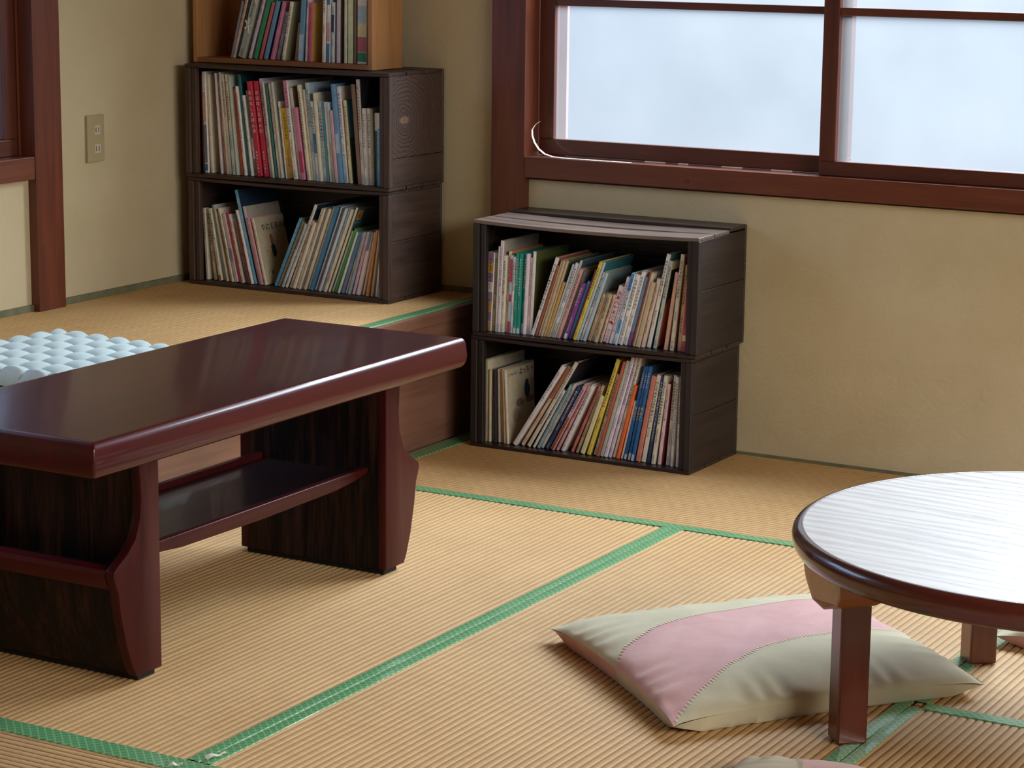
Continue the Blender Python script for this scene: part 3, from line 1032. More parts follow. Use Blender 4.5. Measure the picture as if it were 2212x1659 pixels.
def knot_mat():
    m, t, bs = new_mat('knotted_crate_end')
    tcn = N(t, 'ShaderNodeTexCoord')
    mp = N(t, 'ShaderNodeMapping')
    mp.inputs['Location'].default_value = (0.0, 0.062, -0.180)
    mp.inputs['Scale'].default_value = (1, 1, 1)
    t.links.new(tcn.outputs['Object'], mp.inputs['Vector'])
    wv = N(t, 'ShaderNodeTexWave', wave_type='RINGS', rings_direction='X')
    wv.inputs['Scale'].default_value = 30.0
    wv.inputs['Distortion'].default_value = 9.0
    wv.inputs['Detail'].default_value = 3
    wv.inputs['Detail Scale'].default_value = 0.9
    t.links.new(mp.outputs[0], wv.inputs['Vector'])
    base = ramp(t, wv.outputs['Fac'], [(0.1, lin((58, 41, 34))), (0.9, lin((82, 60, 49)))])
    ln = N(t, 'ShaderNodeVectorMath', operation='LENGTH')
    mp2 = N(t, 'ShaderNodeMapping')
    mp2.inputs['Scale'].default_value = (0, 0.55, 1.3)
    t.links.new(mp.outputs[0], mp2.inputs['Vector'])
    t.links.new(mp2.outputs[0], ln.inputs[0])
    kn_ = ramp(t, ln.outputs['Value'], [(0.0, (0.25, 0.25, 0.25, 1)), (0.008, (1, 1, 1, 1)), (0.014, (0, 0, 0, 1))])
    mx = N(t, 'ShaderNodeMix', data_type='RGBA')
    t.links.new(kn_, mx.inputs['Factor'])
    t.links.new(base, mx.inputs['A'])
    mx.inputs['B'].default_value = lin((128, 102, 82))
    t.links.new(mx.outputs['Result'], bs.inputs['Base Color'])
    bs.inputs['Roughness'].default_value = 0.6
    bump(t, bs, wv.outputs['Fac'], 0.3, 0.001)
    return m


crate(-1.705, -1.0635, -0.283, -0.017, HP, 0.6354, 'lower dark crate of books in the corner, standing on the raised floor', 0.55, 0.0035, 0.0, 1)
ca = crate(-1.709, -1.0595, -0.286, -0.016, 0.6354, 0.9387, 'dark crate of books under the oak box, with a knotted end board', 0.26, 0.002, 0.0, 2, 0.0, knot_mat())
crate(-0.811, -0.190, -0.2875, -0.008, 0.0, 0.2887, 'lowest dark crate of books standing on the floor below the window', 0.5, 0.003, 0.0, 3, ck='crate2')
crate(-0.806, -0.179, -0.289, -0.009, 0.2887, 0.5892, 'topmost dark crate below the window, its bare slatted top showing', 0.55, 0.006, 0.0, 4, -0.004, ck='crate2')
bxo = empty('oak_box', (-1.4375, -0.152, 0.9389), (0, 0, 0))
tag(bxo, 'light oak box of books on top of the corner crates', 'box')
bw, bd, bh = 0.2875, 0.073, 0.33
bx('side_panel', -bw, -bw + 0.014, -bd, bd, 0, bh, M['oak_z'], bxo, 0.0015)
bx('side_panel', bw - 0.014, bw, -bd, bd, 0, bh, M['oak_z'], bxo, 0.0015)
bx('bottom_panel', -bw + 0.0141, bw - 0.0141, -bd, bd, 0.0005, 0.0135, M['oak_x'], bxo, 0.001)
bx('top_panel', -bw + 0.0141, bw - 0.0141, -bd, bd, bh - 0.014, bh - 0.0005, M['oak_x'], bxo, 0.001)
bx('back_panel', -bw + 0.0141, bw - 0.0141, bd - 0.006, bd - 0.0005, 0.0136, bh - 0.0141, M['oak_x'], bxo)

# ------------------------------------------------------------------ books
PAL = dict(rust=(176, 84, 62), white=(232, 230, 228), cream=(222, 212, 188), cream2=(206, 194, 164), lilacw=(224, 216, 226), pink=(214, 152, 150), greyw=(200, 196, 186), palegreen=(178, 192, 178), redorange=(200, 84, 62), brick=(150, 84, 62), teal=(30, 92, 98), dteal=(18, 48, 58), greyd=(120, 118, 116), red=(190, 36, 62), lilac=(206, 190, 214), greyg=(150, 152, 140), yellow=(222, 176, 44), ochre=(196, 150, 70), pinkd=(206, 120, 158), brown=(118, 92, 76), crimson=(176, 46, 84), paleblue=(172, 200, 218), bluew=(206, 220, 230), blue=(52, 118, 168), tealm=(70, 130, 138), pinkb=(204, 160, 172), blued=(92, 144, 192), creamy=(230, 218, 164), flower=(44, 74, 66), black2=(34, 32, 36), red2=(150, 40, 36), olive=(150, 144, 112), greend=(46, 82, 64), sky=(74, 158, 224), slate=(110, 124, 144), peach=(222, 178, 158), sage=(160, 170, 160), green=(40, 136, 88), rose=(190, 88, 100), navy=(34, 52, 92), paleslate=(150, 168, 184), creamw=(232, 226, 208), taupe=(144, 128, 116), pinkw=(228, 204, 208), crimsonp=(200, 76, 112), olived=(84, 88, 66), palegreeny=(208, 222, 176), tealg=(130, 166, 172), peachc=(226, 198, 170), greyp=(186, 172, 170), slateb=(98, 122, 158), maroon=(128, 38, 46), blueg=(88, 156, 190), navyd=(26, 44, 66), pinkl=(216, 182, 196), greyb=(168, 160, 144), rosew=(206, 140, 158), mrcover=(186, 172, 140), slatew=(190, 202, 214), bluem=(62, 120, 166), tan=(196, 172, 136), orange=(206, 136, 82), greenl=(72, 168, 84), creamd=(204, 188, 156), sixcover=(62, 78, 74), purpleg=(138, 112, 146), green2=(22, 134, 118), mosscover=(70, 80, 40), moss=(84, 88, 56), navyc=(48, 66, 86), charcoal=(88, 92, 96), purple=(120, 56, 136), bluev=(60, 130, 206), yellow2=(226, 202, 72), tealc=(40, 98, 104), greyt=(112, 128, 128), pinkt=(212, 186, 172), nightcover=(36, 30, 34), peachb=(206, 156, 130), rosed=(202, 70, 84), tonbi=(178, 164, 134), salmon=(204, 116, 98), yolive=(170, 140, 60), blue2=(24, 84, 148), orangev=(232, 96, 44))
NAMES = dict(rust='rust red', white='white', cream='cream', lilacw='pale lilac', pink='pink', greyw='pale grey', palegreen='pale green', redorange='orange red', teal='dark teal', greyd='grey', red='bright red', lilac='lilac', yellow='yellow', pinkd='mauve pink', brown='brown', paleblue='pale blue', bluew='bluish white', tealm='mid teal', pinkb='greyish pink', blued='mid blue', creamy='pale yellow', olive='olive grey', greend='dark green', sky='sky blue', slate='slate blue', peach='peach', dteal='very dark teal', sage='grey-green', green='green', rose='rose red', paleslate='pale slate', creamw='off-white', taupe='taupe', pinkw='pale pink', crimsonp='crimson pink', palegreeny='pale lime', tealg='greyish teal', peachc='pale peach', greyp='pinkish grey', crimson='crimson', slateb='slate blue', maroon='maroon', blueg='light blue', pinkl='soft pink', rosew='dusty rose', slatew='pale slate', bluem='steel blue', tan='tan', orange='orange tan', greenl='grass green', creamd='dull cream', green2='emerald', brick='brick brown', ochre='ochre', charcoal='charcoal', purple='purple', bluev='vivid blue', yellow2='bright yellow', pinkt='pinkish tan', peachb='brownish peach', rosed='rose red', black2='black', navy='navy', salmon='salmon', orangev='vivid orange', blue2='deep blue')
BM = {}


def bmat(k):
    if k not in BM:
        c = tuple(255 * (q / 255.0) ** 0.82 for q in PAL[k])
        BM[k] = plain('printed_' + k, c, 0.42, 0.10, 60.0)
    return BM[k]


PAGES = plain('book_pages', (214, 202, 174), 0.8, 0.06, 200)
INK = {'k': plain('dark_print', (38, 34, 40), 0.5, 0.05), 'w': plain('white_print', (236, 234, 230), 0.5, 0.03), 'y': plain('yellow_print', (232, 210, 110), 0.5, 0.03), 'r': plain('red_print', (164, 44, 44), 0.5, 0.05), 'm': plain('purple_print', (140, 84, 128), 0.5, 0.05), 'o': plain('orange_print', (206, 116, 62), 0.5, 0.05)}

GLY = {}


def glyph(ch):
    """outline of one character as a flat mesh (verts, faces), unit height, kept for re-use"""
    if ch in GLY:
        return GLY[ch]
    cu = bpy.data.curves.new('glyph', 'FONT')
    cu.body = ch
    cu.size = 1.0
    cu.resolution_u = 1
    cu.offset = 0.014
    cu.align_x = 'CENTER'
    ob = bpy.data.objects.new('glyph', cu)
    COL.objects.link(ob)
    dg = bpy.context.evaluated_depsgraph_get()
    me = ob.evaluated_get(dg).to_mesh()
    vs = [(v.co.x, v.co.y) for v in me.vertices]
    fs = [tuple(p.vertices) for p in me.polygons]
    bpy.data.objects.remove(ob)
    bpy.data.curves.remove(cu)
    GLY[ch] = (vs, fs)
    return GLY[ch]


KANA = 'あいうえおかきくけこさしすせそたちつてとなにぬねのはひふへほまみむめもやゆよらりるれろわんアイウエオカキクケコサシタチトナハマラリルン'


def put_text(mb, s_, size, fn, vertical=True, gap=1.0):
    """lay characters out; fn(a, b) maps glyph plane (right, up) to 3-D"""
    for i, ch in enumerate(s_):
        vs, fs = glyph(ch)
        if not vs:
            continue
        n = len(mb.v)
        for (x, y) in vs:
            if vertical:
                mb.v.append(fn(x * size, (y - 0.8) * size - i * size * gap))
            else:
                mb.v.append(fn(x * size + i * size * gap, y * size))
        mb.f += [tuple(n + q for q in f) for f in fs]
        mb.mi += [0] * len(fs)


RB = random.Random(11)


def ordn(i):
    return '%d%s' % (i, 'th' if 10 <= i % 100 <= 20 else {1: 'st', 2: 'nd', 3: 'rd'}.get(i % 10, 'th'))


def book(x, lean, t, h, col, text, cover, bands, yf, z0, ymax, i, n, place, grp):
    th = math.radians(lean)
    hmax = {'BOX': 0.29}.get(grp, 0.272)
    h = min(h, (hmax - t * abs(math.sin(th))) / math.cos(th))
    dep = min(ymax - yf - 0.004, max(0.10, h * RB.uniform(0.72, 0.9)))
    dy = min(RB.uniform(0.0, 0.012), max(0.0, ymax - yf - dep - 0.001))
    z = z0 + abs(math.sin(th)) * t / 2 + 0.0004
    e = empty('book', (x, yf + dy, z), (0, th, 0))
    look = NAMES.get(col, col)
    thick = 'thick ' if t > 0.0125 else 'thin ' if t < 0.0066 else ''
    tall = 'tall ' if h > 0.245 else 'short ' if h < 0.185 else ''
    ln = ', leaning right' if lean > 9 else ', leaning left' if lean < -9 else ''
    lab = '%s%s%s book%s, %s from left in the %s' % (tall, thick, look, ln, ordn(i + 1), place)
    tag(e, lab, 'book', grp)
    ct = min(0.0016, t * 0.16)
    mb = MB()
    # spine with a soft curve, then the two boards
    r = min(0.0022, t * 0.3)
    prof = [(-t / 2, 0.004), (-t / 2, r * 0.8), (-t / 2 + r * 0.3, r * 0.25), (-t / 2 + r, 0.0), (t / 2 - r, 0.0), (t / 2 - r * 0.3, r * 0.25), (t / 2, r * 0.8), (t / 2, 0.004), (t / 2 - ct, 0.004), (-t / 2 + ct, 0.004)]
    mb.prism(prof, 'z', 0, h, 0)
    mb.box(-t / 2, -t / 2 + ct, 0.004, dep, 0, h, 1)
    mb.box(t / 2 - ct, t / 2, 0.004, dep, 0, h, 1)
    ck = cover if cover != '-' else col
    mb.build('cover', [bmat(col), bmat(ck)], e)
    bx('pages', -t / 2 + ct, t / 2 - ct, 0.0042, dep - 0.003, 0.002, h - 0.002, PAGES, e)
    eps = -0.0004
    if bands == 'BOW':
        bandl = []
    else:
        bandl = [q.split(':') for q in bands.split(',')] if bands not in ('', '-') else []
    for a, b2, c in bandl:
        a, b2 = float(a), float(b2)
        bx('spine_band', -t / 2 + r * 0.5, t / 2 - r * 0.5, eps, 0.0009, h * a + 0.0006, h * b2 - 0.0006, bmat(c), e)
    if text != '-':
        ink = {'WBIG': 'w', 'KB': 'k', 'YB': 'y', 'RB': 'r'}.get(text, text)
        mt = MB()
        fn = (lambda a, b2: (a, eps * 2.2, b2))
        if text == 'WBIG':
            sz_ = min(t * 0.78, 0.0125)
            put_text(mt, 'おはなしえほん' + ('①' if i % 2 else '②'), sz_, lambda a, b2: fn(a, h * 0.90 + b2), True, 1.25)
            m2 = MB()
            put_text(m2, 'おはなしのほん', sz_ * 0.6, lambda a, b2: fn(a, h * 0.27 + b2), True, 1.25)
            m2.build('author_name', INK[ink], e)
        elif text == 'YB':
            sz_ = t * 0.86
            s2 = ''.join(RB.choice(KANA) for _ in range(7))
            m2 = MB()
            put_text(m2, s2, sz_ * 0.7, lambda a, b2: fn(a, h * 0.93 + b2), True, 1.15)
            m2.build('series_name', INK['w'], e)
            put_text(mt, 'めごはんし', sz_, lambda a, b2: fn(a, h * 0.57 + b2), True, 1.0)
        elif text in ('KB', 'RB'):
            sz_ = t * 0.85
            k = int(h * 0.62 / (sz_ * 1.05))
            put_text(mt, ''.join(RB.choice(KANA) for _ in range(k)), sz_, lambda a, b2: fn(a, h * 0.92 + b2), True, 1.05)
            m2 = MB()
            put_text(m2, ''.join(RB.choice(KANA) for _ in range(6)), sz_ * 0.6, lambda a, b2: fn(a, h * 0.24 + b2), True, 1.05)
            m2.build('author_name', INK[ink], e)
        else:
            sz_ = min(t * 0.74, 0.0085)
            k = max(3, int(h * RB.uniform(0.36, 0.55) / (sz_ * 1.08)))
            put_text(mt, ''.join(RB.choice(KANA) for _ in range(k)), sz_, lambda a, b2: fn(a, h * 0.93 + b2), True, 1.08)
            k = RB.choice((4, 5, 7, 8))
            m2 = MB()
            put_text(m2, ''.join(RB.choice(KANA) for _ in range(k)), sz_ * 0.68, lambda a, b2: fn(a, h * 0.40 + b2), True, 1.1)
            m2.build('author_name', INK[ink], e)
            if RB.random() < 0.7:
                m2 = MB()
                put_text(m2, ''.join(RB.choice(KANA) for _ in range(4)), sz_ * 0.6, lambda a, b2: fn(a, h * 0.10 + b2), True, 1.05)
                m2.build('publisher_name', INK[ink], e)
        if mt.v:
            mt.build('spine_title', INK[ink], e)
    xs = t / 2 + 0.0004
    cf = (lambda a, b2: (xs, a, b2))
    if cover == 'mrcover':
        mt = MB()
        put_text(mt, 'りにくろのおえ', 0.021, lambda a, b2: cf(0.036 + a, h * 0.80 + b2), False, 0.95)
        mt.build('cover_title', INK['k'], e)
        for (cy_, cz_, ra, rb_, c, nm) in ((0.062, 0.118, 0.008, 0.016, 'brick', 'hat_print'), (0.064, 0.088, 0.011, 0.020, 'dteal', 'figure_print'), (0.050, 0.078, 0.007, 0.013, 'ochre', 'bundle_print'), (0.040, 0.030, 0.006, 0.006, 'brown', 'flowerpot_print'), (0.036, 0.088, 0.006, 0.003, 'olive', 'leaf_print')):
            b3 = MB()
            b3.quad([cf(cy_ + ra * math.cos(q * math.pi / 6) * (1 + 0.2 * math.sin(3 * q)), cz_ + rb_ * math.sin(q * math.pi / 6)) for q in range(12)])
            b3.build(nm, bmat(c), e)
    elif cover == 'tonbi':
        mt = MB()
        put_text(mt, 'こどものとも', 0.0085, lambda a, b2: cf(0.014 + a, h * 0.905 + b2), False, 0.9)
        put_text(mt, 'よっちトッピ', 0.021, lambda a, b2: cf(0.075 + a, h * 0.89 + b2), False, 0.92)
        mt.build('cover_title', INK['k'], e)
        for (cy_, cz_, ra, rb_, c, nm) in ((0.105, 0.128, 0.013, 0.026, 'navyd', 'standing_figure_print'), (0.066, 0.098, 0.020, 0.011, 'brown', 'bending_figure_print'), (0.048, 0.066, 0.019, 0.020, 'taupe', 'basket_print'), (0.118, 0.100, 0.022, 0.010, 'brown', 'pole_print')):
            b3 = MB()
            b3.quad([cf(cy_ + ra * math.cos(q * math.pi / 6) * (1 + 0.25 * math.sin(3 * q + 1)), cz_ + rb_ * math.sin(q * math.pi / 6)) for q in range(12)])
            b3.build(nm, bmat(c), e)
    elif cover == 'sixcover':
        lb = MB()
        lb.quad([cf(0.010, h - 0.036), cf(0.034, h - 0.036), cf(0.034, h - 0.008), cf(0.010, h - 0.008)])
        lb.build('number_label', bmat('ochre'), e)
        mt = MB()
        put_text(mt, '6', 0.026, lambda a, b2: (xs + 0.0003, 0.022 + a, h - 0.031 + b2), False)
        mt.build('cover_number', INK['r'], e)
        lb = MB()
        lb.quad([cf(0.006, h - 0.046), cf(0.040, h - 0.046), cf(0.040, h - 0.040), cf(0.006, h - 0.040)])
        lb.build('label_bar', bmat('blue'), e)
    elif cover == 'flower':
        sky_ = MB()
        sky_.quad([cf(0.004, h * 0.55), cf(dep - 0.002, h * 0.55), cf(dep - 0.002, h - 0.002), cf(0.004, h - 0.002)])
        sky_.build('sky_print', bmat('bluem'), e)
        for q in range(9):
            b3 = MB()
            cy_, cz_ = RB.uniform(0.012, 0.06), h * RB.uniform(0.22, 0.5)
            b3.quad([(xs + 0.0002, cy_ + 0.004 * math.cos(a * math.pi / 3), cz_ + 0.004 * math.sin(a * math.pi / 3)) for a in range(6)])
            b3.build('blossom_print', bmat(RB.choice(('orange', 'yellow2', 'rosed'))), e)
    elif cover == 'nightcover' and col == 'palegreen':
        b3 = MB()
        b3.quad([cf(0.004, 0.004), cf(0.07, 0.004), cf(0.062, h * 0.5), cf(0.022, h * 0.57), cf(0.004, h * 0.48)])
        b3.build('figure_print', bmat('rust'), e)
        b3 = MB()
        b3.quad([cf(0.003, h * 0.90), cf(0.12, h * 0.92), cf(0.12, h - 0.001), cf(0.003, h - 0.001)])
        b3.build('header_print', bmat('creamy'), e)
    if bands == 'BOW':
        for zz in (0.36, 0.70):
            bw_ = MB()
            zc = h * zz
            for (a0, b0, a1, b1) in ((0, 0, -0.012, 0.010), (0, 0, 0.012, 0.004), (0, 0, -0.009, -0.012), (0, 0, 0.007, -0.020), (0, 0, -0.003, 0.020)):
                dx, dz_ = a1 - a0, b1 - b0
                l_ = math.hypot(dx, dz_)
                nx, nz = -dz_ / l_ * 0.0026, dx / l_ * 0.0026
                bw_.prism([(a0 + nx * 0.4, zc + b0 + nz * 0.4), (a1 + nx, zc + b1 + nz), (a1 - nx, zc + b1 - nz), (a0 - nx * 0.4, zc + b0 - nz * 0.4)], 'y', -0.0026, -0.0006)
            bw_.build('ribbon_bow', bmat('creamw'), e)
    return e


BOOKS = {}
BOOKS['A_UP'] = '''
-1676.82 -1.09 6.03 263 rust - -
-1665.29 -1.52 11.98 271 white - - .5:.8:peach,.1:.48:slate,.02:.09:blue
-1650.34 -2.46 8.15 264 cream - cream2
-1617.82 -3.73 6.86 269 lilacw - -
-1604.61 -4.77 8.12 248 pink k -
-1594.41 -5.26 6.85 284 greyw - greyw
-1586.10 -5.27 8.53 268 cream k - .0:.3:greyw
-1572.68 -5.17 9.40 267 cream k - .0:.45:paleblue
-1561.86 -5.40 6.01 264 palegreen - -
-1551.17 -6.00 9.37 231 redorange r brick
-1536.64 -6.62 7.67 238 white k -
-1525.59 -7.01 8.52 270 teal - dteal
-1516.15 -7.21 7.24 215 white k -
-1505.41 -7.34 8.09 228 greyd k - .2:.45:white
-1490.24 -7.46 14.83 253 red WBIG -
-1471.09 -7.50 14.82 254 red WBIG -
-1455.84 -7.36 9.76 262 lilac k -
-1445.07 -7.21 5.57 254 cream - -
-1436.97 -7.27 6.82 251 teal - dteal
-1426.71 -7.33 8.08 251 cream k -
-1418.10 -7.11 6.39 254 greyw - greyg
-1407.24 -6.84 5.58 204 white r -
-1393.96 -6.96 19.08 187 yellow k redorange .0:.3:ochre
-1373.95 -7.38 12.79 260 white k - .72:1:pinkd
-1360.03 -7.68 8.76 242 greyw - brown
-1348.66 -7.68 12.76 191 pinkd - - .1:.4:crimson
-1331.34 -7.37 8.76 251 cream k -
-1322.20 -6.85 8.28 239 cream - -
-1312.39 -6.28 10.13 257 paleblue k -
-1301.88 -5.70 9.68 209 bluew k - .35:.6:blue
-1292.51 -5.14 7.86 232 cream - -
-1282.24 -4.75 11.53 209 paleblue k -
-1272.17 -4.71 7.42 209 tealm - -
-1262.21 -5.06 8.77 209 white - -
-1251.73 -5.49 7.86 209 paleblue - - .0:.5:greyg
-1242.33 -5.65 8.76 189 pinkb - -
-1231.38 -5.54 11.97 257 blued - - .3:.5:paleblue
-1219.03 -5.47 11.53 251 white m - .0:.3:paleblue
-1204.67 -5.38 9.21 216 creamy r flower
-1172.27 -4.80 11.05 259 brown - brown
-1161.01 -3.75 10.18 274 greyw r black2
-1150.72 -2.79 9.26 198 white k -
-1140.90 -2.21 9.26 198 white k red2
-1131.54 -1.78 8.35 198 olive - -
-1121.94 -1.29 9.73 188 greend - - .75:1:cream
-1111.67 -0.68 9.73 189 sky w - .78:1:white
'''
BOOKS['BOX'] = '''
-1615.43 14.59 7.00 156 slate - -
-1606.69 15.78 8.69 261 peach k -
-1598.76 16.70 5.67 245 dteal - -
-1583.23 17.25 20.19 247 sage k - BOW
-1555.64 17.41 9.16 246 lilac m -
-1537.94 17.17 12.71 263 green - green
-1520.94 16.61 9.21 156 rose - -
-1504.02 15.94 11.98 159 blued - navy
-1483.61 15.21 9.76 158 pinkd m -
-1468.29 13.82 10.79 129 paleslate k -
-1446.17 11.03 9.52 156 creamw k olive
-1409.26 7.34 11.40 99 taupe - -
-1390.72 4.38 14.29 235 blued - - .0:.3:paleblue
-1373.15 2.89 7.50 247 pinkw k -
-1361.47 2.19 10.37 153 crimsonp m ochre
-1316.80 1.63 9.66 235 white k -
-1303.23 1.21 10.54 247 white - - .6:.85:blue,.22:.42:pink,.0:.2:blue
-1289.38 0.97 8.78 156 bluew k - .5:.8:navy
-1272.32 0.75 10.25 250 lilac - olived
-1249.44 0.51 7.90 247 cream - -
-1234.02 0.35 15.11 235 palegreeny - -
-1219.03 0.31 6.13 250 brown - -
-1197.15 0.34 29.10 250 white - - .42:.6:paleblue,.28:.42:creamy,.12:.28:rose,.02:.12:green,.85:1:crimson
'''
BOOKS['A_LOW'] = '''
-1670.10 -2.99 9.06 195 cream k -
-1645.98 -7.12 10.06 195 cream k -
-1625.98 -9.83 10.01 197 cream k - .0:.08:rust
-1611.85 -11.06 8.16 208 tealg - greyw
-1601.97 -11.66 5.94 198 cream - -
-1592.30 -12.15 8.83 187 peachc k -
-1582.09 -12.54 7.39 202 cream k -
-1570.85 -12.84 11.77 188 greyp - - .3:.5:slate
-1559.32 -13.14 7.38 192 crimson - -
-1549.49 -13.45 8.79 188 cream r -
-1538.90 -13.65 9.55 188 slateb w -
-1526.68 -13.81 5.87 169 maroon - -
-1517.48 -14.00 6.61 203 white k -
-1508.81 -14.17 8.04 258 blueg w navyd
-1497.88 -14.15 7.69 213 pinkl - greyb
-1487.27 -13.91 9.15 184 rosew w -
-1475.47 -13.51 8.08 182 cream r mrcover
-1447.58 23.83 8.99 204 sky w taupe
-1435.13 24.15 8.52 196 olive - -
-1420.87 23.87 7.52 191 slatew k -
-1408.71 23.00 7.95 247 white k navyd
-1394.78 21.93 9.15 198 cream k -
-1381.77 21.04 8.07 194 creamw - -
-1371.61 20.54 6.68 234 creamw k -
-1363.73 20.44 6.26 235 cream - -
-1356.52 20.46 5.52 234 greyd - -
-1348.94 20.35 6.27 235 cream - - .0:.2:tan
-1339.55 20.17 5.93 241 cream - -
-1328.96 20.16 10.73 242 bluem - -
-1317.29 20.35 5.17 242 white - -
-1308.78 20.62 6.26 240 slateb - -
-1299.17 20.84 5.88 241 bluew - - .0:.3:pinkl
-1290.92 21.03 5.89 241 paleblue - -
-1282.19 21.21 5.87 241 cream - - .12:.2:orange
-1271.61 21.25 5.48 246 cream - sixcover
-1263.51 21.06 6.62 178 palegreen - -
-1253.15 20.68 8.09 184 greenl - -
-1240.61 20.10 5.53 177 white - -
-1229.29 19.28 9.28 176 slateb - - .5:1:bluem
-1217.57 18.25 5.98 174 cream k -
-1207.00 17.14 6.41 176 paleslate - -
-1194.93 15.95 8.33 175 pinkl - - .4:.8:pink
-1180.44 14.46 9.49 174 pinkw - - .7:1:slateb
-1165.27 12.50 7.31 172 creamd - -
-1150.48 10.34 7.78 178 orange - -
-1136.33 8.38 7.03 178 tan - -
-1123.50 6.65 6.67 179 white - -
-1110.74 4.96 7.08 178 lilac - -
-1098.42 3.20 5.53 190 white - -
'''
BOOKS['B_UP'] = '''
-778.04 2.65 18.60 202 lilacw k - .0:.12:ochre,.12:.25:purpleg,.25:.37:ochre,.37:.5:purpleg,.5:.62:white,.62:.74:purpleg,.74:.87:ochre,.87:1:purpleg
-762.76 2.39 9.03 202 olive k -
-754.29 2.25 5.79 219 white - -
-746.32 2.27 9.04 234 lilacw m greyb -
-736.91 2.40 8.67 197 cream k -
-728.04 2.48 7.95 208 peachc k orange
-719.02 2.44 8.67 199 paleblue - - .65:.95:crimson,.4:.5:crimson,.0:.15:crimson
-710.03 2.30 7.23 196 white k -
-701.11 2.18 8.68 206 green2 w - .0:.07:white
-691.88 2.20 8.68 206 green2 w - .0:.07:white
-682.65 2.39 8.68 206 green2 w - .0:.13:cream
-674.32 2.60 6.86 206 lilacw - -
-666.54 2.62 7.59 196 pinkw m -
-657.82 2.45 7.59 213 white - mosscover
-648.82 18.77 9.57 213 white KB brick
-638.17 18.27 6.51 193 brick r -
-629.72 17.87 5.85 206 tan - -
-622.21 17.65 5.85 206 tan - -
-615.50 17.74 5.85 207 tan - moss
-607.99 18.20 7.24 149 ochre - -
-600.33 18.85 6.02 200 slatew - -
-591.52 19.30 9.22 204 white k - .0:.2:tan
-583.24 19.45 5.70 213 palegreen - navyc
-574.93 19.44 8.50 189 pink k -
-565.52 19.31 7.46 185 charcoal - charcoal
-555.42 19.10 9.24 151 purple w - .0:.1:white
-545.41 19.01 8.22 157 bluev - -
-537.20 19.20 6.41 190 maroon - -
-528.18 19.57 9.22 213 yellow2 k -
-519.93 19.79 5.65 214 paleblue - tealc
-511.57 19.64 7.80 185 white k -
-501.58 19.12 6.74 186 paleblue - greyt
-490.64 18.46 9.68 126 peachc o -
-479.18 17.96 8.97 128 tan k -
-468.98 17.60 7.90 128 tan k -
-457.92 17.06 7.16 128 pinkt k -
-443.73 16.27 14.87 151 pinkw RB cream
-428.25 15.50 10.18 176 lilacw m -
-415.47 14.96 10.19 186 bluew k - .75:1:bluev,.15:.35:sky
-402.53 14.66 11.69 184 white k cream2
-389.90 14.49 10.66 192 white k -
-378.95 14.35 8.71 180 slateb - - .0:.2:purple
-369.92 14.18 6.75 193 rust - -
-361.69 13.97 6.75 192 creamd - -
-351.14 13.67 10.69 168 tan - -
-339.46 13.13 7.96 178 pinkt k -
-326.04 12.05 10.36 240 white k tealm
-308.05 10.16 9.19 223 palegreen k nightcover
-276.87 7.84 8.95 195 peachb - -
-259.91 5.91 10.58 240 cream k brown
-243.81 4.59 10.58 213 peachc k -
-227.98 3.50 11.82 262 rosed k - .1:.16:creamy
'''
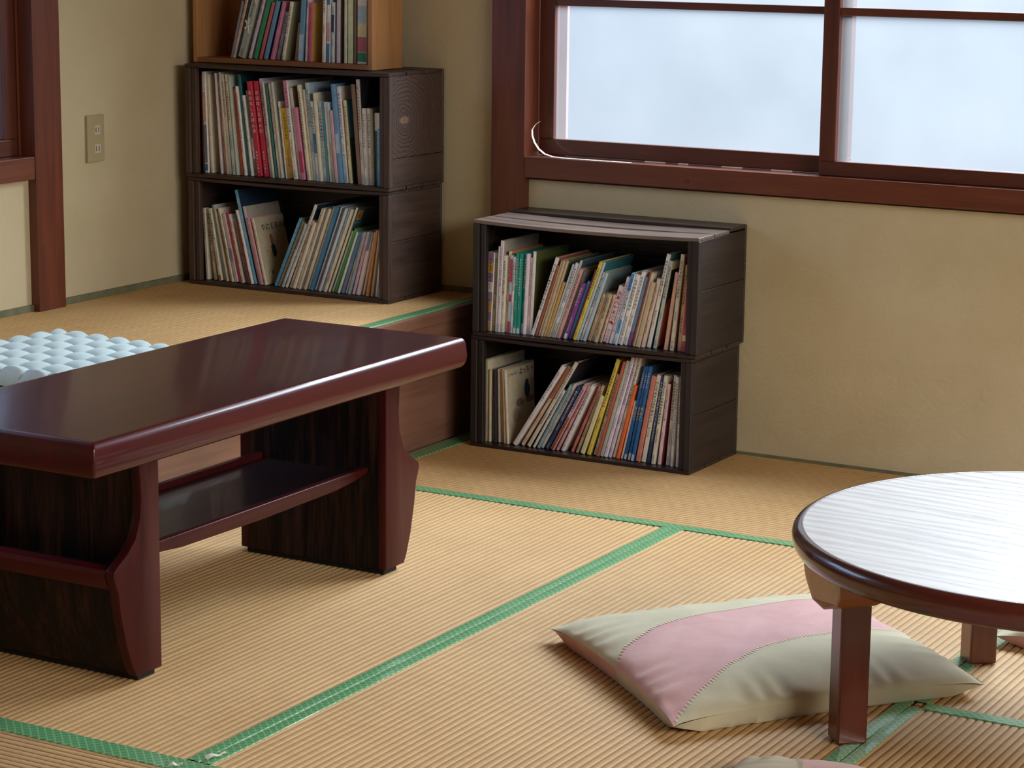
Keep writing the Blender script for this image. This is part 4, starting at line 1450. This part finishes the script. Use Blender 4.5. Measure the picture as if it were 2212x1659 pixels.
BOOKS['B_LOW'] = '''
-787.47 0.25 6.72 212 greyw k - .4:.6:brown
-780.22 0.21 6.72 212 creamd - -
-770.25 0.09 6.72 189 creamd - -
-762.12 -0.23 6.37 190 slate - -
-754.03 -0.74 5.30 190 black2 - -
-745.84 -1.34 6.01 190 cream - -
-735.70 -1.94 9.19 191 tan - -
-725.81 -2.52 5.65 192 tan - -
-717.42 -3.07 6.36 191 cream - tonbi
-696.17 32.55 10.08 257 white m -
-676.10 31.75 8.90 253 peachc o - .6:1:rust
-656.63 30.43 9.53 266 cream k nightcover
-641.35 29.02 6.63 178 white k -
-628.28 28.27 7.10 194 tealg k -
-618.52 28.21 8.37 195 white k -
-602.61 28.31 8.99 193 navy w -
-588.15 28.09 9.86 199 pinkb k - .0:.5:brick
-575.06 27.20 6.53 197 pink k -
-559.74 25.56 8.50 195 white k -
-534.68 23.62 7.15 193 salmon k -
-519.28 21.69 7.49 193 tan k -
-502.04 19.63 11.34 163 creamy - -
-484.05 17.55 10.27 263 yellow2 k yolive
-467.43 16.14 9.61 221 cream k moss
-457.00 15.67 6.03 258 rust - -
-447.77 15.61 9.91 259 palegreen - -
-436.71 15.49 9.23 270 lilacw m -
-426.11 15.19 7.46 269 lilac k -
-414.98 14.68 8.19 269 cream k cream2
-403.51 13.88 7.50 196 orangev - -
-393.12 12.85 6.11 155 white - -
-382.45 11.88 8.32 246 blue2 YB - .0:.06:paleblue
-370.43 11.19 8.33 247 blue2 YB - .0:.08:cream
-359.43 10.74 8.32 248 blue2 YB navyd .0:.07:paleblue
-346.37 10.30 12.69 223 salmon - -
-331.35 9.76 11.62 226 cream k -
-316.69 9.01 8.74 225 navy w -
-302.08 7.82 9.84 227 cream k -
-286.21 6.13 8.43 206 pinkw m maroon
-266.14 4.27 9.57 228 greyw k -
-250.50 2.69 8.11 226 white k -
-237.20 1.52 8.12 226 white k -
-225.79 0.59 6.28 226 white k -
'''

SHELF = {
    'A_UP': (-0.255, 0.6354 + 0.0092, -0.030, 'crate under oak box', 'books in the crate under the oak box'),
    'BOX': (-0.205, 0.9389 + 0.0137, -0.0885, 'oak box', 'books in the oak box'),
    'A_LOW': (-0.255, HP + 0.0092, -0.031, 'lower corner crate', 'books in the lower corner crate'),
    'B_UP': (-0.262, 0.2887 + 0.0092, -0.022, 'upper window crate', 'books in the upper window crate'),
    'B_LOW': (-0.262, 0.0092, -0.021, 'bottom window crate', 'books in the bottom window crate'),
}
for key, (yf, z0, ymax, place, grp) in SHELF.items():
    rows = [ln.split() for ln in BOOKS[key].strip().split('\n')]
    for i, f in enumerate(rows):
        book(float(f[0]) / 1000, float(f[1]), float(f[2]) / 1000, float(f[3]) / 1000, f[4], f[5], f[6], f[7] if len(f) > 7 else '', yf, z0, ymax, i, len(rows), place, grp)
